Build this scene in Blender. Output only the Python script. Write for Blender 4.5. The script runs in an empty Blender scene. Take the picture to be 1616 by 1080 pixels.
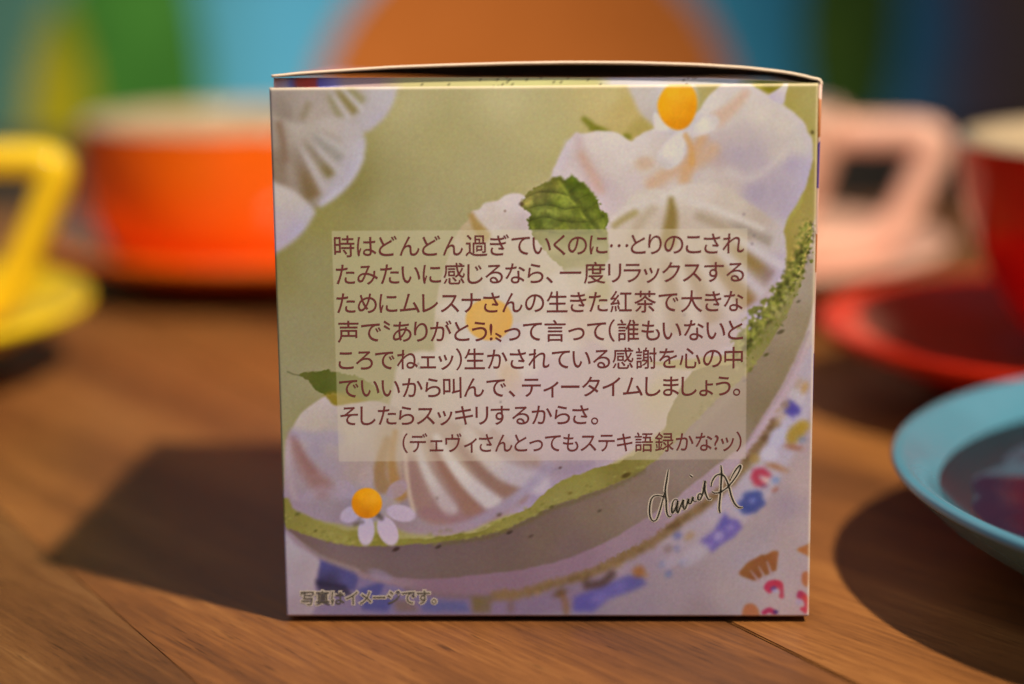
import bpy, bmesh, math, random
import numpy as np
from mathutils import Vector, Matrix
random.seed(4)
sc = bpy.context.scene
COL = sc.collection
# ---------------------------------------------------------------- camera, world, lamps, exposure
cam_d = bpy.data.cameras.new('camera'); cam = bpy.data.objects.new('camera', cam_d); COL.objects.link(cam); sc.camera = cam
HC, PITCH, ROLL = 0.104311, 0.195292, -0.010734
cam_d.lens = 73.515; cam_d.sensor_width = 36; cam_d.clip_start = 0.01; cam_d.clip_end = 50
cam.matrix_world = Matrix.Translation((0, 0, HC)) @ Matrix.Rotation(math.pi / 2 - PITCH, 4, 'X') @ Matrix.Rotation(ROLL, 4, 'Z')
cam_d.dof.use_dof = True; cam_d.dof.focus_distance = 0.3125; cam_d.dof.aperture_fstop = 5.7; cam_d.dof.aperture_blades = 0
w = bpy.data.worlds.new('World'); sc.world = w; w.use_nodes = True
bg = w.node_tree.nodes['Background']; bg.inputs[0].default_value = (0.86, 0.84, 1.0, 1); bg.inputs[1].default_value = 0.08
def lamp(name, kind, loc, aim, energy, color, size, **kw):
    d = bpy.data.lights.new(name, kind); d.energy = energy; d.color = color
    if kind == 'AREA': d.size = size
    else: d.shadow_soft_size = size
    for k, v in kw.items(): setattr(d, k, v)
    o = bpy.data.objects.new(name, d); COL.objects.link(o); o.location = loc
    o.rotation_euler = (Vector(aim) - Vector(loc)).to_track_quat('-Z', 'Y').to_euler()
    return o
lamp('shop_spotlight', 'SPOT', (0.535, -0.103, 1.122), (0.05, 0.50, 0.02), 122, (1.0, 0.78, 0.55), 0.028, spot_size=math.radians(54), spot_blend=0.75)
lamp('ceiling_lamp', 'SPOT', (0.12, 0.20, 1.5), (-0.24, 1.15, 0.03), 142, (1.0, 0.83, 0.62), 0.05, spot_size=math.radians(36), spot_blend=1.0)
lamp('fill_light', 'AREA', (-0.45, -0.75, 1.25), (0.0, 0.3, 0.03), 6.0, (0.92, 0.88, 1.0), 1.1)  # added soft fill behind the camera, replacing most of the world ambient
sc.view_settings.view_transform = 'Standard'; sc.view_settings.look = 'None'; sc.view_settings.exposure = 0; sc.view_settings.gamma = 1
sc.render.engine = 'CYCLES'
sc.cycles.use_denoising = True; sc.cycles.denoiser = 'OPENIMAGEDENOISE'; sc.cycles.denoising_prefilter = 'ACCURATE'; sc.cycles.sample_clamp_indirect = 6; sc.cycles.caustics_reflective = False
sc.cycles.max_bounces = 6

# ---------------------------------------------------------------- helpers
def link(name, me, parent=None, mats=(), smooth_=False):
    o = bpy.data.objects.new(name, me); COL.objects.link(o)
    for m in mats: me.materials.append(m)
    if smooth_:
        for p in me.polygons: p.use_smooth = True
    if parent: o.parent = parent
    return o
def mesh(name, v, f):
    me = bpy.data.meshes.new(name); me.from_pydata(v, [], f); me.update(); return me
def thing(name, label, cat, loc=(0, 0, 0), rz=0, group=None):
    o = bpy.data.objects.new(name, None); COL.objects.link(o); o.location = loc; o.rotation_euler = (0, 0, rz)
    o.empty_display_size = 0.02; o['label'] = label; o['category'] = cat
    if group: o['group'] = group
    return o
def srgb(c):
    c = np.asarray(c, float); return np.where(c <= 0.04045, c / 12.92, ((c + 0.055) / 1.055) ** 2.4)
def mat(name, col=(0.5, 0.5, 0.5), rough=0.5, spec=0.5, coat=0.0):
    m = bpy.data.materials.new(name); m.use_nodes = True; b = m.node_tree.nodes['Principled BSDF']
    b.inputs['Base Color'].default_value = (*col, 1); b.inputs['Roughness'].default_value = rough
    b.inputs['Specular IOR Level'].default_value = spec; b.inputs['Coat Weight'].default_value = coat; b.inputs['Coat Roughness'].default_value = 0.035
    return m
def nodes(m): return m.node_tree.nodes, m.node_tree.links, m.node_tree.nodes['Principled BSDF']
def mottle(m, c1, c2, scale, detail=3, bump=0.0):
    n, l, b = nodes(m)
    tc = n.new('ShaderNodeTexCoord'); t = n.new('ShaderNodeTexNoise'); t.inputs['Scale'].default_value = scale; t.inputs['Detail'].default_value = detail
    r = n.new('ShaderNodeValToRGB'); r.color_ramp.elements[0].position = 0.3; r.color_ramp.elements[1].position = 0.7
    r.color_ramp.elements[0].color = (*c1, 1); r.color_ramp.elements[1].color = (*c2, 1)
    l.new(tc.outputs['Object'], t.inputs['Vector']); l.new(t.outputs['Fac'], r.inputs['Fac']); l.new(r.outputs['Color'], b.inputs['Base Color'])
    if bump:
        bp = n.new('ShaderNodeBump'); bp.inputs['Strength'].default_value = bump; bp.inputs['Distance'].default_value = 0.0002
        l.new(t.outputs['Fac'], bp.inputs['Height']); l.new(bp.outputs['Normal'], b.inputs['Normal'])
    return m
def attr_color(m, attr):
    n, l, b = nodes(m); a = n.new('ShaderNodeAttribute'); a.attribute_name = attr; l.new(a.outputs['Color'], b.inputs['Base Color']); return m
def lathe(prof, seg=96):
    v = []; f = []; k = len(prof)
    for i in range(seg):
        a = 2 * math.pi * i / seg; c, s = math.cos(a), math.sin(a)
        v += [(r * c, r * s, z) for r, z in prof]
    for i in range(seg):
        j = (i + 1) % seg
        for q in range(k - 1):
            f.append((i * k + q, j * k + q, j * k + q + 1, i * k + q + 1))
    return v, f
def curve2(pts, n=8):
    P = [Vector(p) for p in pts]; out = []
    for i in range(len(P) - 1):
        p0 = P[i - 1] if i else P[0] * 2 - P[1]; p1, p2 = P[i], P[i + 1]; p3 = P[i + 2] if i + 2 < len(P) else P[-1] * 2 - P[-2]
        for q in range(n):
            t = q / n
            out.append(0.5 * (2 * p1 + (p2 - p0) * t + (2 * p0 - 5 * p1 + 4 * p2 - p3) * t * t + (3 * p1 - p0 - 3 * p2 + p3) * t ** 3))
    return out + [P[-1]]
def sweep(path, hw, hh, n=16, pw=3.0):
    # band of rounded section (half width hw along local Y, half height hh in the plane of the path, XZ)
    v = []; f = []
    for i, p in enumerate(path):
        d = (path[min(i + 1, len(path) - 1)] - path[max(i - 1, 0)]).normalized(); nn = Vector((-d.z, 0, d.x))
        for q in range(n):
            a = 2 * math.pi * q / n; c, s = math.cos(a), math.sin(a)
            cc = math.copysign(abs(c) ** (2 / pw), c); ss = math.copysign(abs(s) ** (2 / pw), s)
            v.append(tuple(p + nn * hh * cc + Vector((0, hw * ss, 0))))
    for i in range(len(path) - 1):
        for q in range(n):
            r = (q + 1) % n; f.append((i * n + q, i * n + r, (i + 1) * n + r, (i + 1) * n + q))
    f.append(tuple(range(n))); f.append(tuple(reversed([(len(path) - 1) * n + q for q in range(n)])))
    return v, f

# ---------------------------------------------------------------- the table: broad planks
def wood(name):
    m = mat(name, rough=0.42, spec=0.35); n, l, b = nodes(m)
    def new(t, **k):
        x = n.new(t)
        for a, v in k.items(): x.inputs[a].default_value = v
        return x
    tc = new('ShaderNodeTexCoord'); oi = n.new('ShaderNodeObjectInfo')
    off = new('ShaderNodeVectorMath'); off.operation = 'MULTIPLY_ADD'; cmb = new('ShaderNodeCombineXYZ')
    for k in ('X', 'Y', 'Z'): l.new(oi.outputs['Random'], cmb.inputs[k])
    off.inputs[1].default_value = (7, 11, 3); l.new(cmb.outputs[0], off.inputs[0]); l.new(tc.outputs['Object'], off.inputs[2])
    rot = new('ShaderNodeMapping'); rot.inputs['Rotation'].default_value = (0, 0, math.radians(-8)); l.new(off.outputs[0], rot.inputs['Vector'])
    def tex(sx, sy, scale, detail, rough, dist=0.0):
        mp = new('ShaderNodeMapping'); mp.inputs['Scale'].default_value = (sx, sy, 1); l.new(rot.outputs[0], mp.inputs['Vector'])
        t = new('ShaderNodeTexNoise', Scale=scale, Detail=detail, Roughness=rough, Distortion=dist); l.new(mp.outputs[0], t.inputs['Vector']); return t
    band = tex(1, 0.06, 48, 3, 0.5, 0.4); fine = tex(1, 0.055, 1150, 4, 0.65); big = tex(1, 0.25, 14, 2, 0.5); pore = tex(1, 0.06, 2300, 2, 0.5)
    mix = new('ShaderNodeMath'); mix.operation = 'MULTIPLY_ADD'; mix.inputs[1].default_value = 0.50; l.new(fine.outputs['Fac'], mix.inputs[0])
    m2 = new('ShaderNodeMath'); m2.operation = 'MULTIPLY_ADD'; m2.inputs[1].default_value = 0.74; l.new(band.outputs['Fac'], m2.inputs[0]); 
    m3 = new('ShaderNodeMath'); m3.operation = 'MULTIPLY_ADD'; m3.inputs[1].default_value = 0.26; m3.inputs[2].default_value = -0.12; l.new(big.outputs['Fac'], m3.inputs[0])
    l.new(m3.outputs[0], m2.inputs[2]); l.new(m2.outputs[0], mix.inputs[2])
    ramp = new('ShaderNodeValToRGB'); e = ramp.color_ramp.elements
    e[0].position = 0.42; e[0].color = (0.078, 0.034, 0.0135, 1); e[1].position = 0.86; e[1].color = (0.34, 0.175, 0.062, 1)
    for p, c in ((0.55, (0.130, 0.055, 0.0190, 1)), (0.66, (0.188, 0.081, 0.0260, 1)), (0.75, (0.240, 0.112, 0.037, 1))):
        x = e.new(p); x.color = c
    l.new(mix.outputs[0], ramp.inputs['Fac'])
    pr = new('ShaderNodeMapRange'); pr.inputs['From Min'].default_value = 0.63; pr.inputs['From Max'].default_value = 0.72; pr.inputs['To Min'].default_value = 1; pr.inputs['To Max'].default_value = 0.5
    l.new(pore.outputs['Fac'], pr.inputs['Value'])
    mul = new('ShaderNodeVectorMath'); mul.operation = 'SCALE'; l.new(ramp.outputs['Color'], mul.inputs[0]); l.new(pr.outputs[0], mul.inputs['Scale'])
    tn_ = new('ShaderNodeVectorMath'); tn_.operation = 'MULTIPLY'; l.new(mul.outputs[0], tn_.inputs[0]); l.new(oi.outputs['Color'], tn_.inputs[1]); l.new(tn_.outputs[0], b.inputs['Base Color'])
    rr = new('ShaderNodeMapRange'); rr.inputs['To Min'].default_value = 0.36; rr.inputs['To Max'].default_value = 0.56; l.new(fine.outputs['Fac'], rr.inputs['Value']); l.new(rr.outputs[0], b.inputs['Roughness'])
    bp = new('ShaderNodeBump', Strength=0.35, Distance=0.00012); l.new(mix.outputs[0], bp.inputs['Height']); l.new(bp.outputs[0], b.inputs['Normal'])
    return m
M_wood = wood('oiled_wood')
PA = math.radians(28.6)                     # planks run away to the left
seam = Vector((0.0401, 0.2916, 0))
table = thing('wooden_table', 'brown wooden plank table top carrying the box and the cups', 'table', seam, PA)
PWID = 0.08; TABLE_END = 0.79
def plank_mesh(x0, wd, th, b):
    # chamfered board, top at z = 0; the far end is cut square to the table, not to the board
    me = bpy.data.meshes.new('plank'); bm = bmesh.new(); bmesh.ops.create_cube(bm, size=1.0)
    for v in bm.verts:
        x = (v.co.x + .5) * wd; far = v.co.y > 0
        end = (TABLE_END if far else -0.45) - seam.y - math.sin(PA) * (x + x0)
        v.co = Vector((x, end / math.cos(PA), (v.co.z - .5) * th))
    if b: bmesh.ops.bevel(bm, geom=[e for e in bm.edges if abs(e.verts[0].co.y - e.verts[1].co.y) > .2], offset=b, segments=2, affect='EDGES')
    bm.to_mesh(me); bm.free(); me.materials.append(M_wood); return me
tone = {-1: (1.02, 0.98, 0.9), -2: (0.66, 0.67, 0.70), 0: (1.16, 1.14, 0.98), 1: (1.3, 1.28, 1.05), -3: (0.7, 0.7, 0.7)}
for i in range(-9, 11):
    gap = 0.00025 if i == 0 else 0.0; gap2 = 0.00025 if i == -1 else 0.0
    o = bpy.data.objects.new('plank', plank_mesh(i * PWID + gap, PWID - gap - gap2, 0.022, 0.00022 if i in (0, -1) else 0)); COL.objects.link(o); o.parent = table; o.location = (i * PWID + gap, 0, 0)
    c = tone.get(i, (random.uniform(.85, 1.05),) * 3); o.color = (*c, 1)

# ---------------------------------------------------------------- backdrop behind the cups
BY = 1.35; BK = 1.35 / 0.98        # the board is 1.35 m away; its motifs are laid out in shrunken units
back = thing('painted_backdrop', 'blurred blue backdrop board painted with an orange disc and green leaves', 'backdrop', (0, BY, 0))
def paint(name, c, c2, sc_=30): return mottle(mat(name, c, 0.7, 0.2), c, c2, sc_)
M_blue = mat('blue_paint', rough=0.7, spec=0.2)
n, l, b = nodes(M_blue)
tc = n.new('ShaderNodeTexCoord'); sp = n.new('ShaderNodeSeparateXYZ'); l.new(tc.outputs['Object'], sp.inputs[0])
nz = n.new('ShaderNodeTexNoise'); nz.inputs['Scale'].default_value = 14; l.new(tc.outputs['Object'], nz.inputs['Vector'])
ad = n.new('ShaderNodeMath'); ad.operation = 'MULTIPLY_ADD'; ad.inputs[1].default_value = 0.05; l.new(nz.outputs['Fac'], ad.inputs[0]); l.new(sp.outputs['X'], ad.inputs[2])
rp = n.new('ShaderNodeValToRGB'); mr = n.new('ShaderNodeMapRange'); mr.inputs['From Min'].default_value = -0.24 * BK; mr.inputs['From Max'].default_value = 0.27 * BK
l.new(ad.outputs[0], mr.inputs['Value']); l.new(mr.outputs[0], rp.inputs['Fac']); l.new(rp.outputs['Color'], b.inputs['Base Color'])
e = rp.color_ramp.elements; e[0].position = 0; e[0].color = (0.06, 0.17, 0.14, 1); e[1].position = 1.0; e[1].color = (0.22, 0.14, 0.075, 1)
for p, c in ((0.08, (0.07, 0.2, 0.17, 1)), (0.2, (0.07, 0.30, 0.34, 1)), (0.30, (0.11, 0.50, 0.82, 1)), (0.6, (0.06, 0.38, 0.62, 1)), (0.80, (0.03, 0.24, 0.42, 1)), (0.88, (0.045, 0.25, 0.44, 1)), (0.93, (0.20, 0.15, 0.17, 1))):
    x = e.new(p); x.color = c
fl_ = link('floor', mesh('floor', [(-1.6, -1, -0.72), (1.6, -1, -0.72), (1.6, 1.6, -0.72), (-1.6, 1.6, -0.72)], [(0, 1, 2, 3)]), None, [mottle(mat('dark_floor', rough=0.6), (0.05, 0.035, 0.025), (0.08, 0.06, 0.04), 8)]); fl_['kind'] = 'structure'
def slab(name, outline, th, m, y=0.0):
    # flat board cut to an outline (x, z), standing against the backing board
    outline = [(x * BK, z if abs(x) > .7 and z < -.7 else HC + (z - HC) * BK) for x, z in outline]
    nv = len(outline); v = [(x, y, z) for x, z in outline] + [(x, y - th, z) for x, z in outline]
    f = [tuple(range(nv)), tuple(range(2 * nv - 1, nv - 1, -1))] + [(i, nv + i, nv + (i + 1) % nv, (i + 1) % nv) for i in range(nv)]
    me = mesh(name, v, f); bm = bmesh.new(); bm.from_mesh(me); bmesh.ops.recalc_face_normals(bm, faces=bm.faces); bm.to_mesh(me); bm.free()
    return link(name, me, back, [m])
slab('backing_board', [(-0.9, -0.7185), (0.9, -0.7185), (0.9, 0.5), (-0.9, 0.5)], 0.012, M_blue, 0.012)
slab('shade_strip', [(-0.9, -0.7185), (0.9, -0.7185), (0.9, 0.010), (-0.9, 0.010)], 0.02, mottle(mat('shade_brown', rough=0.7), (0.030, 0.026, 0.020), (0.05, 0.042, 0.03), 20), 0.0)  # dark strip added to paint the shade low on the backdrop
def arc(cx, cz, r, a0, a1, n=40): return [(cx + r * math.cos(math.radians(a0 + (a1 - a0) * i / n)), cz + r * math.sin(math.radians(a0 + (a1 - a0) * i / n))) for i in range(n + 1)]
slab('orange_disc', arc(0.0070, 0.008, 0.1000, 0, 360, 90), 0.003, paint('orange_paint', (0.52, 0.155, 0.024), (0.60, 0.19, 0.036)), -0.0005)
def leafshape(x0, x1, z0, z1, lean=0.0, n=14):
    L = []; Rr = []
    for i in range(n + 1):
        t = i / n; hw = (x1 - x0) / 2 * (math.sin(math.pi * min(1, 0.18 + 0.82 * t)) ** 0.6); cx = (x0 + x1) / 2 + lean * t
        L.append((cx - hw, z0 + (z1 - z0) * t)); Rr.append((cx + hw, z0 + (z1 - z0) * t))
    return L + Rr[::-1]
M_green = paint('green_paint', (0.03, 0.15, 0.02), (0.06, 0.25, 0.035), 24); M_olive = paint('yellow_green_paint', (0.22, 0.26, 0.006), (0.42, 0.36, 0.008), 16)
slab('green_leaf', leafshape(-0.212, -0.142, -0.06, 0.14, 0.004), 0.003, M_green, -0.0005)
slab('yellow_green_leaf', leafshape(-0.229, -0.194, -0.06, 0.075, 0.004), 0.003, M_olive, -0.005)
slab('green_leaf', leafshape(0.135, 0.180, 0.014, 0.14, 0.002), 0.003, paint('dark_green_paint', (0.03, 0.10, 0.015), (0.085, 0.17, 0.018), 40), -0.0005)

# ---------------------------------------------------------------- glazed cups and saucers
def glaze(name, c, rough=0.16):
    m = mat(name, c, rough, 0.35, 0.4 if 'orange' in name or 'cream' in name else 0.15); c2 = tuple(x * 0.86 for x in c); mottle(m, c2, c, 60, 3); return m
M_cream = glaze('cream_glaze', (0.50, 0.42, 0.29))
def cup(name, label, loc, r, h, c, rz, handle, foot=0.55, belly=0.45, thick=0.0044):
    t = thing(name, label, 'cup', loc, rz)
    M = glaze(name + '_glaze', c); th = 0.0034
    out = [(0.0, 0.002), (r * foot - .002, 0.002), (r * foot - .001, 0.0), (r * foot + .001, 0.0005), (r * (foot + .02), 0.004)]
    for i in range(1, 13):
        u = i / 12; rr = r * (foot + .02) + (r - r * (foot + .02)) * (1 - (1 - u) ** (1 / belly)) ** 0.75; out.append((rr, 0.004 + (h - 0.0055) * u))
    v, f = lathe(out); link('bowl', mesh('bowl', v, f), t, [M], True)
    inn = [(r, h - 0.0015), (r - 0.0006, h - 0.0004), (r - th / 2, h), (r - th + .0006, h - 0.0004), (r - th, h - 0.0016)] + [(x - th, max(z + .001, 0.0075)) for x, z in out[:4:-1] if x > th + .002] + [(0.0, 0.0072)]
    v, f = lathe(inn); link('inside_glaze', mesh('inside_glaze', v, f), t, [M_cream if 'pink' not in name else glaze('pale_pink_glaze', (0.80, 0.56, 0.44))], True)
    if handle:
        v, f = sweep(curve2([Vector(p) for p in handle], 8), 0.0058, thick); link('handle', mesh('handle', v, f), t, [M], True)
    return t
def saucer(name, label, loc, r, z, c, well=0.5, rough=0.16):
    t = thing(name, label, 'saucer', loc)
    M = glaze(name + '_glaze', c, rough)
    top = [(0.0, 0.0055), (r * well * .7, 0.0055), (r * well * .86, 0.0057), (r * well * .95, 0.0066), (r * well, 0.0078), (r * well * 1.03, 0.0083), (r * well * 1.08, 0.0088)]
    for i in range(1, 9):
        u = i / 8; top.append((r * well * 1.08 + (r * .975 - r * well * 1.08) * u, 0.0088 + (z - 0.0090) * u ** 1.35))
    lip = [(r * .985, z), (r * .995, z - .0002), (r, z - .0012), (r * .995, z - .0024)]
    und = [(r * .97, z - .0036), (r * .8, z * .56 - .001), (r * .62, 0.0026), (r * .5, 0.0018), (r * .49, 0.0), (r * .44, 0.0), (r * .43, 0.0018), (0, 0.0018)]
    v, f = lathe(top + lip); o = link('dish', mesh('dish', v, f), t, [M], True)
    v, f = lathe([lip[-1]] + und); link('underside', mesh('underside', v, f), t, [M], True)
    return t
# yellow
saucer('yellow_saucer', 'bright yellow saucer under the yellow cup at the left edge', (-0.172, 0.495, 0), 0.070, 0.018, (0.90, 0.70, 0.016))
cup('yellow_cup', 'yellow cup on yellow saucer with its slanted handle towards the box', (-0.1745, 0.495, 0.0070), 0.045, 0.052, (0.88, 0.64, 0.02), math.radians(-4),
    [(0.040, 0, 0.0450), (0.052, 0, 0.0455), (0.063, 0, 0.0452), (0.0672, 0, 0.0435), (0.0672, 0, 0.0395), (0.0615, 0, 0.0265), (0.0540, 0, 0.0135), (0.045, 0, 0.008), (0.032, 0, 0.008)], 0.5, 0.62, 0.0040)
# orange
saucer('orange_saucer', 'orange saucer under the wide orange cup behind the box', (-0.071, 0.636, 0), 0.078, 0.016, (0.86, 0.17, 0.008))
cup('orange_cup', 'wide orange cup with cream inside standing left behind the box', (-0.0820, 0.633, 0.0058), 0.0475, 0.0440, (0.88, 0.155, 0.008), math.radians(30), [(0.060, 0, 0.036), (0.078, 0, 0.038), (0.085, 0, 0.030), (0.075, 0, 0.014), (0.055, 0, 0.010)], 0.80, 0.36)
# pink
saucer('pink_saucer', 'pale pink saucer under the pink cup right behind the box', (0.054, 0.590, 0), 0.070, 0.018, (0.80, 0.52, 0.42))
cup('pink_cup', 'pale pink cup with slanted handle half hidden behind the box', (0.054, 0.590, 0.0058), 0.0405, 0.049, (0.80, 0.52, 0.42), math.radians(-6),
    [(0.033, 0, 0.0410), (0.046, 0, 0.0413), (0.060, 0, 0.0410), (0.0645, 0, 0.0392), (0.0640, 0, 0.0345), (0.0605, 0, 0.027), (0.0560, 0, 0.018), (0.048, 0, 0.0100), (0.038, 0, 0.0078), (0.026, 0, 0.008)], 0.5, 0.62, 0.0047)
# red
saucer('red_saucer', 'glossy red saucer under the dark red cup at the right edge', (0.138, 0.456, 0), 0.0695, 0.018, (0.56, 0.022, 0.005), 0.5, 0.25)
cup('red_cup', 'dark red cup with cream inside standing at the right edge', (0.1430, 0.452, 0.0058), 0.0455, 0.0535, (0.52, 0.008, 0.006), math.radians(20), [(0.043, 0, 0.045), (0.058, 0, 0.045), (0.066, 0, 0.040), (0.060, 0, 0.022), (0.040, 0, 0.011)], 0.5, 0.62)
# blue
BR, BZ = 0.0842, 0.0215
bt = thing('blue_saucer', 'light blue glazed saucer nearest the camera at the right edge', 'saucer', (0.1452, 0.3205, -0.0008))
M_bl = glaze('blue_glaze', (0.075, 0.255, 0.39), 0.2)
M_bi = glaze('deep_blue_glaze', (0.008, 0.032, 0.048), 0.12)
rimp = [(0.0762, 0.0154), (0.0775, 0.0172), (0.0795, 0.0193), (0.0815, 0.0209), (0.0828, 0.0215), (0.0836, 0.0214), (0.0842, 0.0206), (0.0838, 0.0198)]
v, f = lathe(rimp, 160); link('rim', mesh('rim', v, f), bt, [M_bl], True)
well = [(0.0, 0.0120), (0.030, 0.0120), (0.050, 0.0121), (0.064, 0.0125), (0.070, 0.0132), (0.0740, 0.0141), (0.0762, 0.0154)]
v, f = lathe(well, 160); link('well', mesh('well', v, f), bt, [M_bi], True)
# dark plum sheet painting the reflection in the well, its edge running in slow waves
M_refl = glaze('plum_reflection', (0.034, 0.013, 0.032), 0.06)
for m_ in (M_bi, M_refl):
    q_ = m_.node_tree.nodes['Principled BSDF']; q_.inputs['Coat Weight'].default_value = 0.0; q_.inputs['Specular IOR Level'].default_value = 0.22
bt.scale = (1, 1, 0.945)
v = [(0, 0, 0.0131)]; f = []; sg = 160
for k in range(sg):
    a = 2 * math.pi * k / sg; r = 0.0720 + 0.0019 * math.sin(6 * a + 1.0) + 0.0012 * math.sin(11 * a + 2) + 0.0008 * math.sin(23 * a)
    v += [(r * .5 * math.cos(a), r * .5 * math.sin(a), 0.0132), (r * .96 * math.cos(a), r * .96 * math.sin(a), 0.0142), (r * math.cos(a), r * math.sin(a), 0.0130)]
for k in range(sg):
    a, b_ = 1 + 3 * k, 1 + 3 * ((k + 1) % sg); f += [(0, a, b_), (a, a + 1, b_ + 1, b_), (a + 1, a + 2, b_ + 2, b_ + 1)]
link('painted_reflection', mesh('painted_reflection', v, f), bt, [M_refl], True)
und = [(0.0838, 0.0198), (0.0820, 0.0180), (0.0780, 0.0140), (0.072, 0.0098), (0.058, 0.0052), (0.046, 0.0022), (0.045, 0.0), (0.040, 0.0), (0.039, 0.002), (0, 0.002)]
v, f = lathe(und, 160); link('underside', mesh('underside', v, f), bt, [M_bl], True)
ILLUM = (0.84, 0.635, 0.49)
# ---------------------------------------------------------------- the print on the front of the box
# The printed picture is painted with numpy, in a flat 900 x 890 print area
# (x 410..1310, y 115..1005), then baked into the vertex colours of the panel's fine mesh.
PX0, PY0, PW, PH = 410, 115, 900, 890
def hexc(c):
    return np.array(c, float) / 255.0
def spline(pts, n=10, closed=True):
    P = np.array(pts, float); m = len(P); out = []
    rng_ = range(m) if closed else range(m - 1)
    for i in rng_:
        p0 = P[(i - 1) % m] if closed or i > 0 else 2 * P[0] - P[1]
        p1 = P[i]; p2 = P[(i + 1) % m]
        p3 = P[(i + 2) % m] if closed or i + 2 < m else 2 * P[-1] - P[-2]
        t = np.linspace(0, 1, n, endpoint=False)[:, None]
        out.append(0.5 * (2 * p1 + (p2 - p0) * t + (2 * p0 - 5 * p1 + 4 * p2 - p3) * t ** 2 + (3 * p1 - p0 - 3 * p2 + p3) * t ** 3))
    o = np.concatenate(out)
    return o if closed else np.vstack([o, P[-1]])
GX, GY = np.meshgrid(np.arange(PW) + PX0 + 0.5, np.arange(PH) + PY0 + 0.5)
canvas = np.zeros((PH, PW, 3))
nrs = np.random.RandomState(7)
def blur(a, s):
    if s <= 0: return a
    k = np.arange(-int(3 * s) - 1, int(3 * s) + 2); w = np.exp(-k * k / (2.0 * s * s)); w /= w.sum()
    r = len(k) // 2
    for ax in (0, 1):
        p = np.concatenate([np.repeat(np.take(a, [0], ax), r, ax), a, np.repeat(np.take(a, [-1], ax), r, ax)], ax)
        o = np.zeros_like(a); n = a.shape[ax]
        for j, wj in enumerate(w):
            o += wj * (p[j:j + n] if ax == 0 else p[:, j:j + n])
        a = o
    return a
def noise(s, seed=0):
    q = blur(np.random.RandomState(seed).randn(PH, PW), s)
    return q / q.std()
def window(pts, m):
    P = np.asarray(pts)
    x0, y0 = np.floor(P.min(0) - m - (PX0, PY0)).astype(int); x1, y1 = np.ceil(P.max(0) + m - (PX0, PY0)).astype(int)
    return slice(max(y0, 0), max(min(y1, PH), 0)), slice(max(x0, 0), max(min(x1, PW), 0))
def sdist(P, X, Y, closed=True):
    d = np.full(X.shape, 1e9); ins = np.zeros(X.shape, bool)
    Q = np.roll(P, -1, 0) if closed else P[1:]
    for (ax, ay), (bx, by) in zip(P, Q):
        ex, ey = bx - ax, by - ay; L = ex * ex + ey * ey + 1e-12
        t = np.clip(((X - ax) * ex + (Y - ay) * ey) / L, 0, 1)
        d = np.minimum(d, (X - ax - t * ex) ** 2 + (Y - ay - t * ey) ** 2)
        if closed and ay != by:
            ins ^= ((ay > Y) != (by > Y)) & (X < ex * (Y - ay) / (by - ay) + ax)
    d = np.sqrt(d)
    return np.where(ins, d, -d) if closed else d
def smooth(t):
    t = np.clip(t, 0, 1); return t * t * (3 - 2 * t)
def field(cols, X, Y, pw=2.6):
    num = 0; den = 0
    for x, y, c in cols:
        w = 1.0 / ((X - x) ** 2 + (Y - y) ** 2 + 60.0) ** (pw / 2)
        num = num + w[..., None] * hexc(c); den = den + w
    return num / den[..., None]
def put(sl, a, col):
    canvas[sl] += a[..., None] * (col - canvas[sl])
wob = np.stack([noise(5, 1), noise(5, 2)], -1); wob2 = np.stack([noise(1.6, 3), noise(1.6, 4)], -1)
def poly(pts, col, f=2.0, a=1.0, n=8, wobble=0.0, fine=0.0, straight=False):
    P = np.array(pts, float) if straight else spline(pts, n)
    sl = window(P, 3 * f + 8); X, Y = GX[sl], GY[sl]
    if X.size == 0: return
    Xw = X + wobble * wob[sl][..., 0] + fine * wob2[sl][..., 0]; Yw = Y + wobble * wob[sl][..., 1] + fine * wob2[sl][..., 1]
    al = a * smooth(sdist(P, Xw, Yw) / (2 * f) + 0.5)
    put(sl, al, field(col, X, Y) if isinstance(col, list) else hexc(col))
def line(pts, col, w, f=1.5, a=1.0, n=8, w2=None, fine=0.0):
    P = spline(pts, n, closed=False); sl = window(P, max(w, w2 or 0) + 3 * f + 4); X, Y = GX[sl], GY[sl]
    if X.size == 0: return
    Xw = X + fine * wob2[sl][..., 0]; Yw = Y + fine * wob2[sl][..., 1]
    best = np.full(X.shape, 1e9); m = len(P) - 1
    for i in range(m):
        (ax, ay), (bx, by) = P[i], P[i + 1]; ex, ey = bx - ax, by - ay
        t = np.clip(((Xw - ax) * ex + (Yw - ay) * ey) / (ex * ex + ey * ey + 1e-12), 0, 1)
        hw = w if w2 is None else w + (w2 - w) * (i + t) / m
        best = np.minimum(best, np.hypot(Xw - ax - t * ex, Yw - ay - t * ey) - hw / 2)
    put(sl, a * smooth(-best / (2 * f) + 0.5), field(col, X, Y) if isinstance(col, list) else hexc(col))
def oval(cx, cy, rx, ry, rot, col, f=2.0, a=1.0):
    c, s = math.cos(math.radians(rot)), math.sin(math.radians(rot)); r = max(rx, ry)
    sl = window([(cx - r, cy - r), (cx + r, cy + r)], 3 * f + 4); X, Y = GX[sl] - cx, GY[sl] - cy
    if X.size == 0: return
    u, v = (c * X + s * Y) / rx, (-s * X + c * Y) / ry; q = np.hypot(u, v)
    put(sl, a * smooth((1 - q) * min(rx, ry) / (2 * f) + 0.5), field(col, GX[sl], GY[sl]) if isinstance(col, list) else hexc(col))

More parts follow.
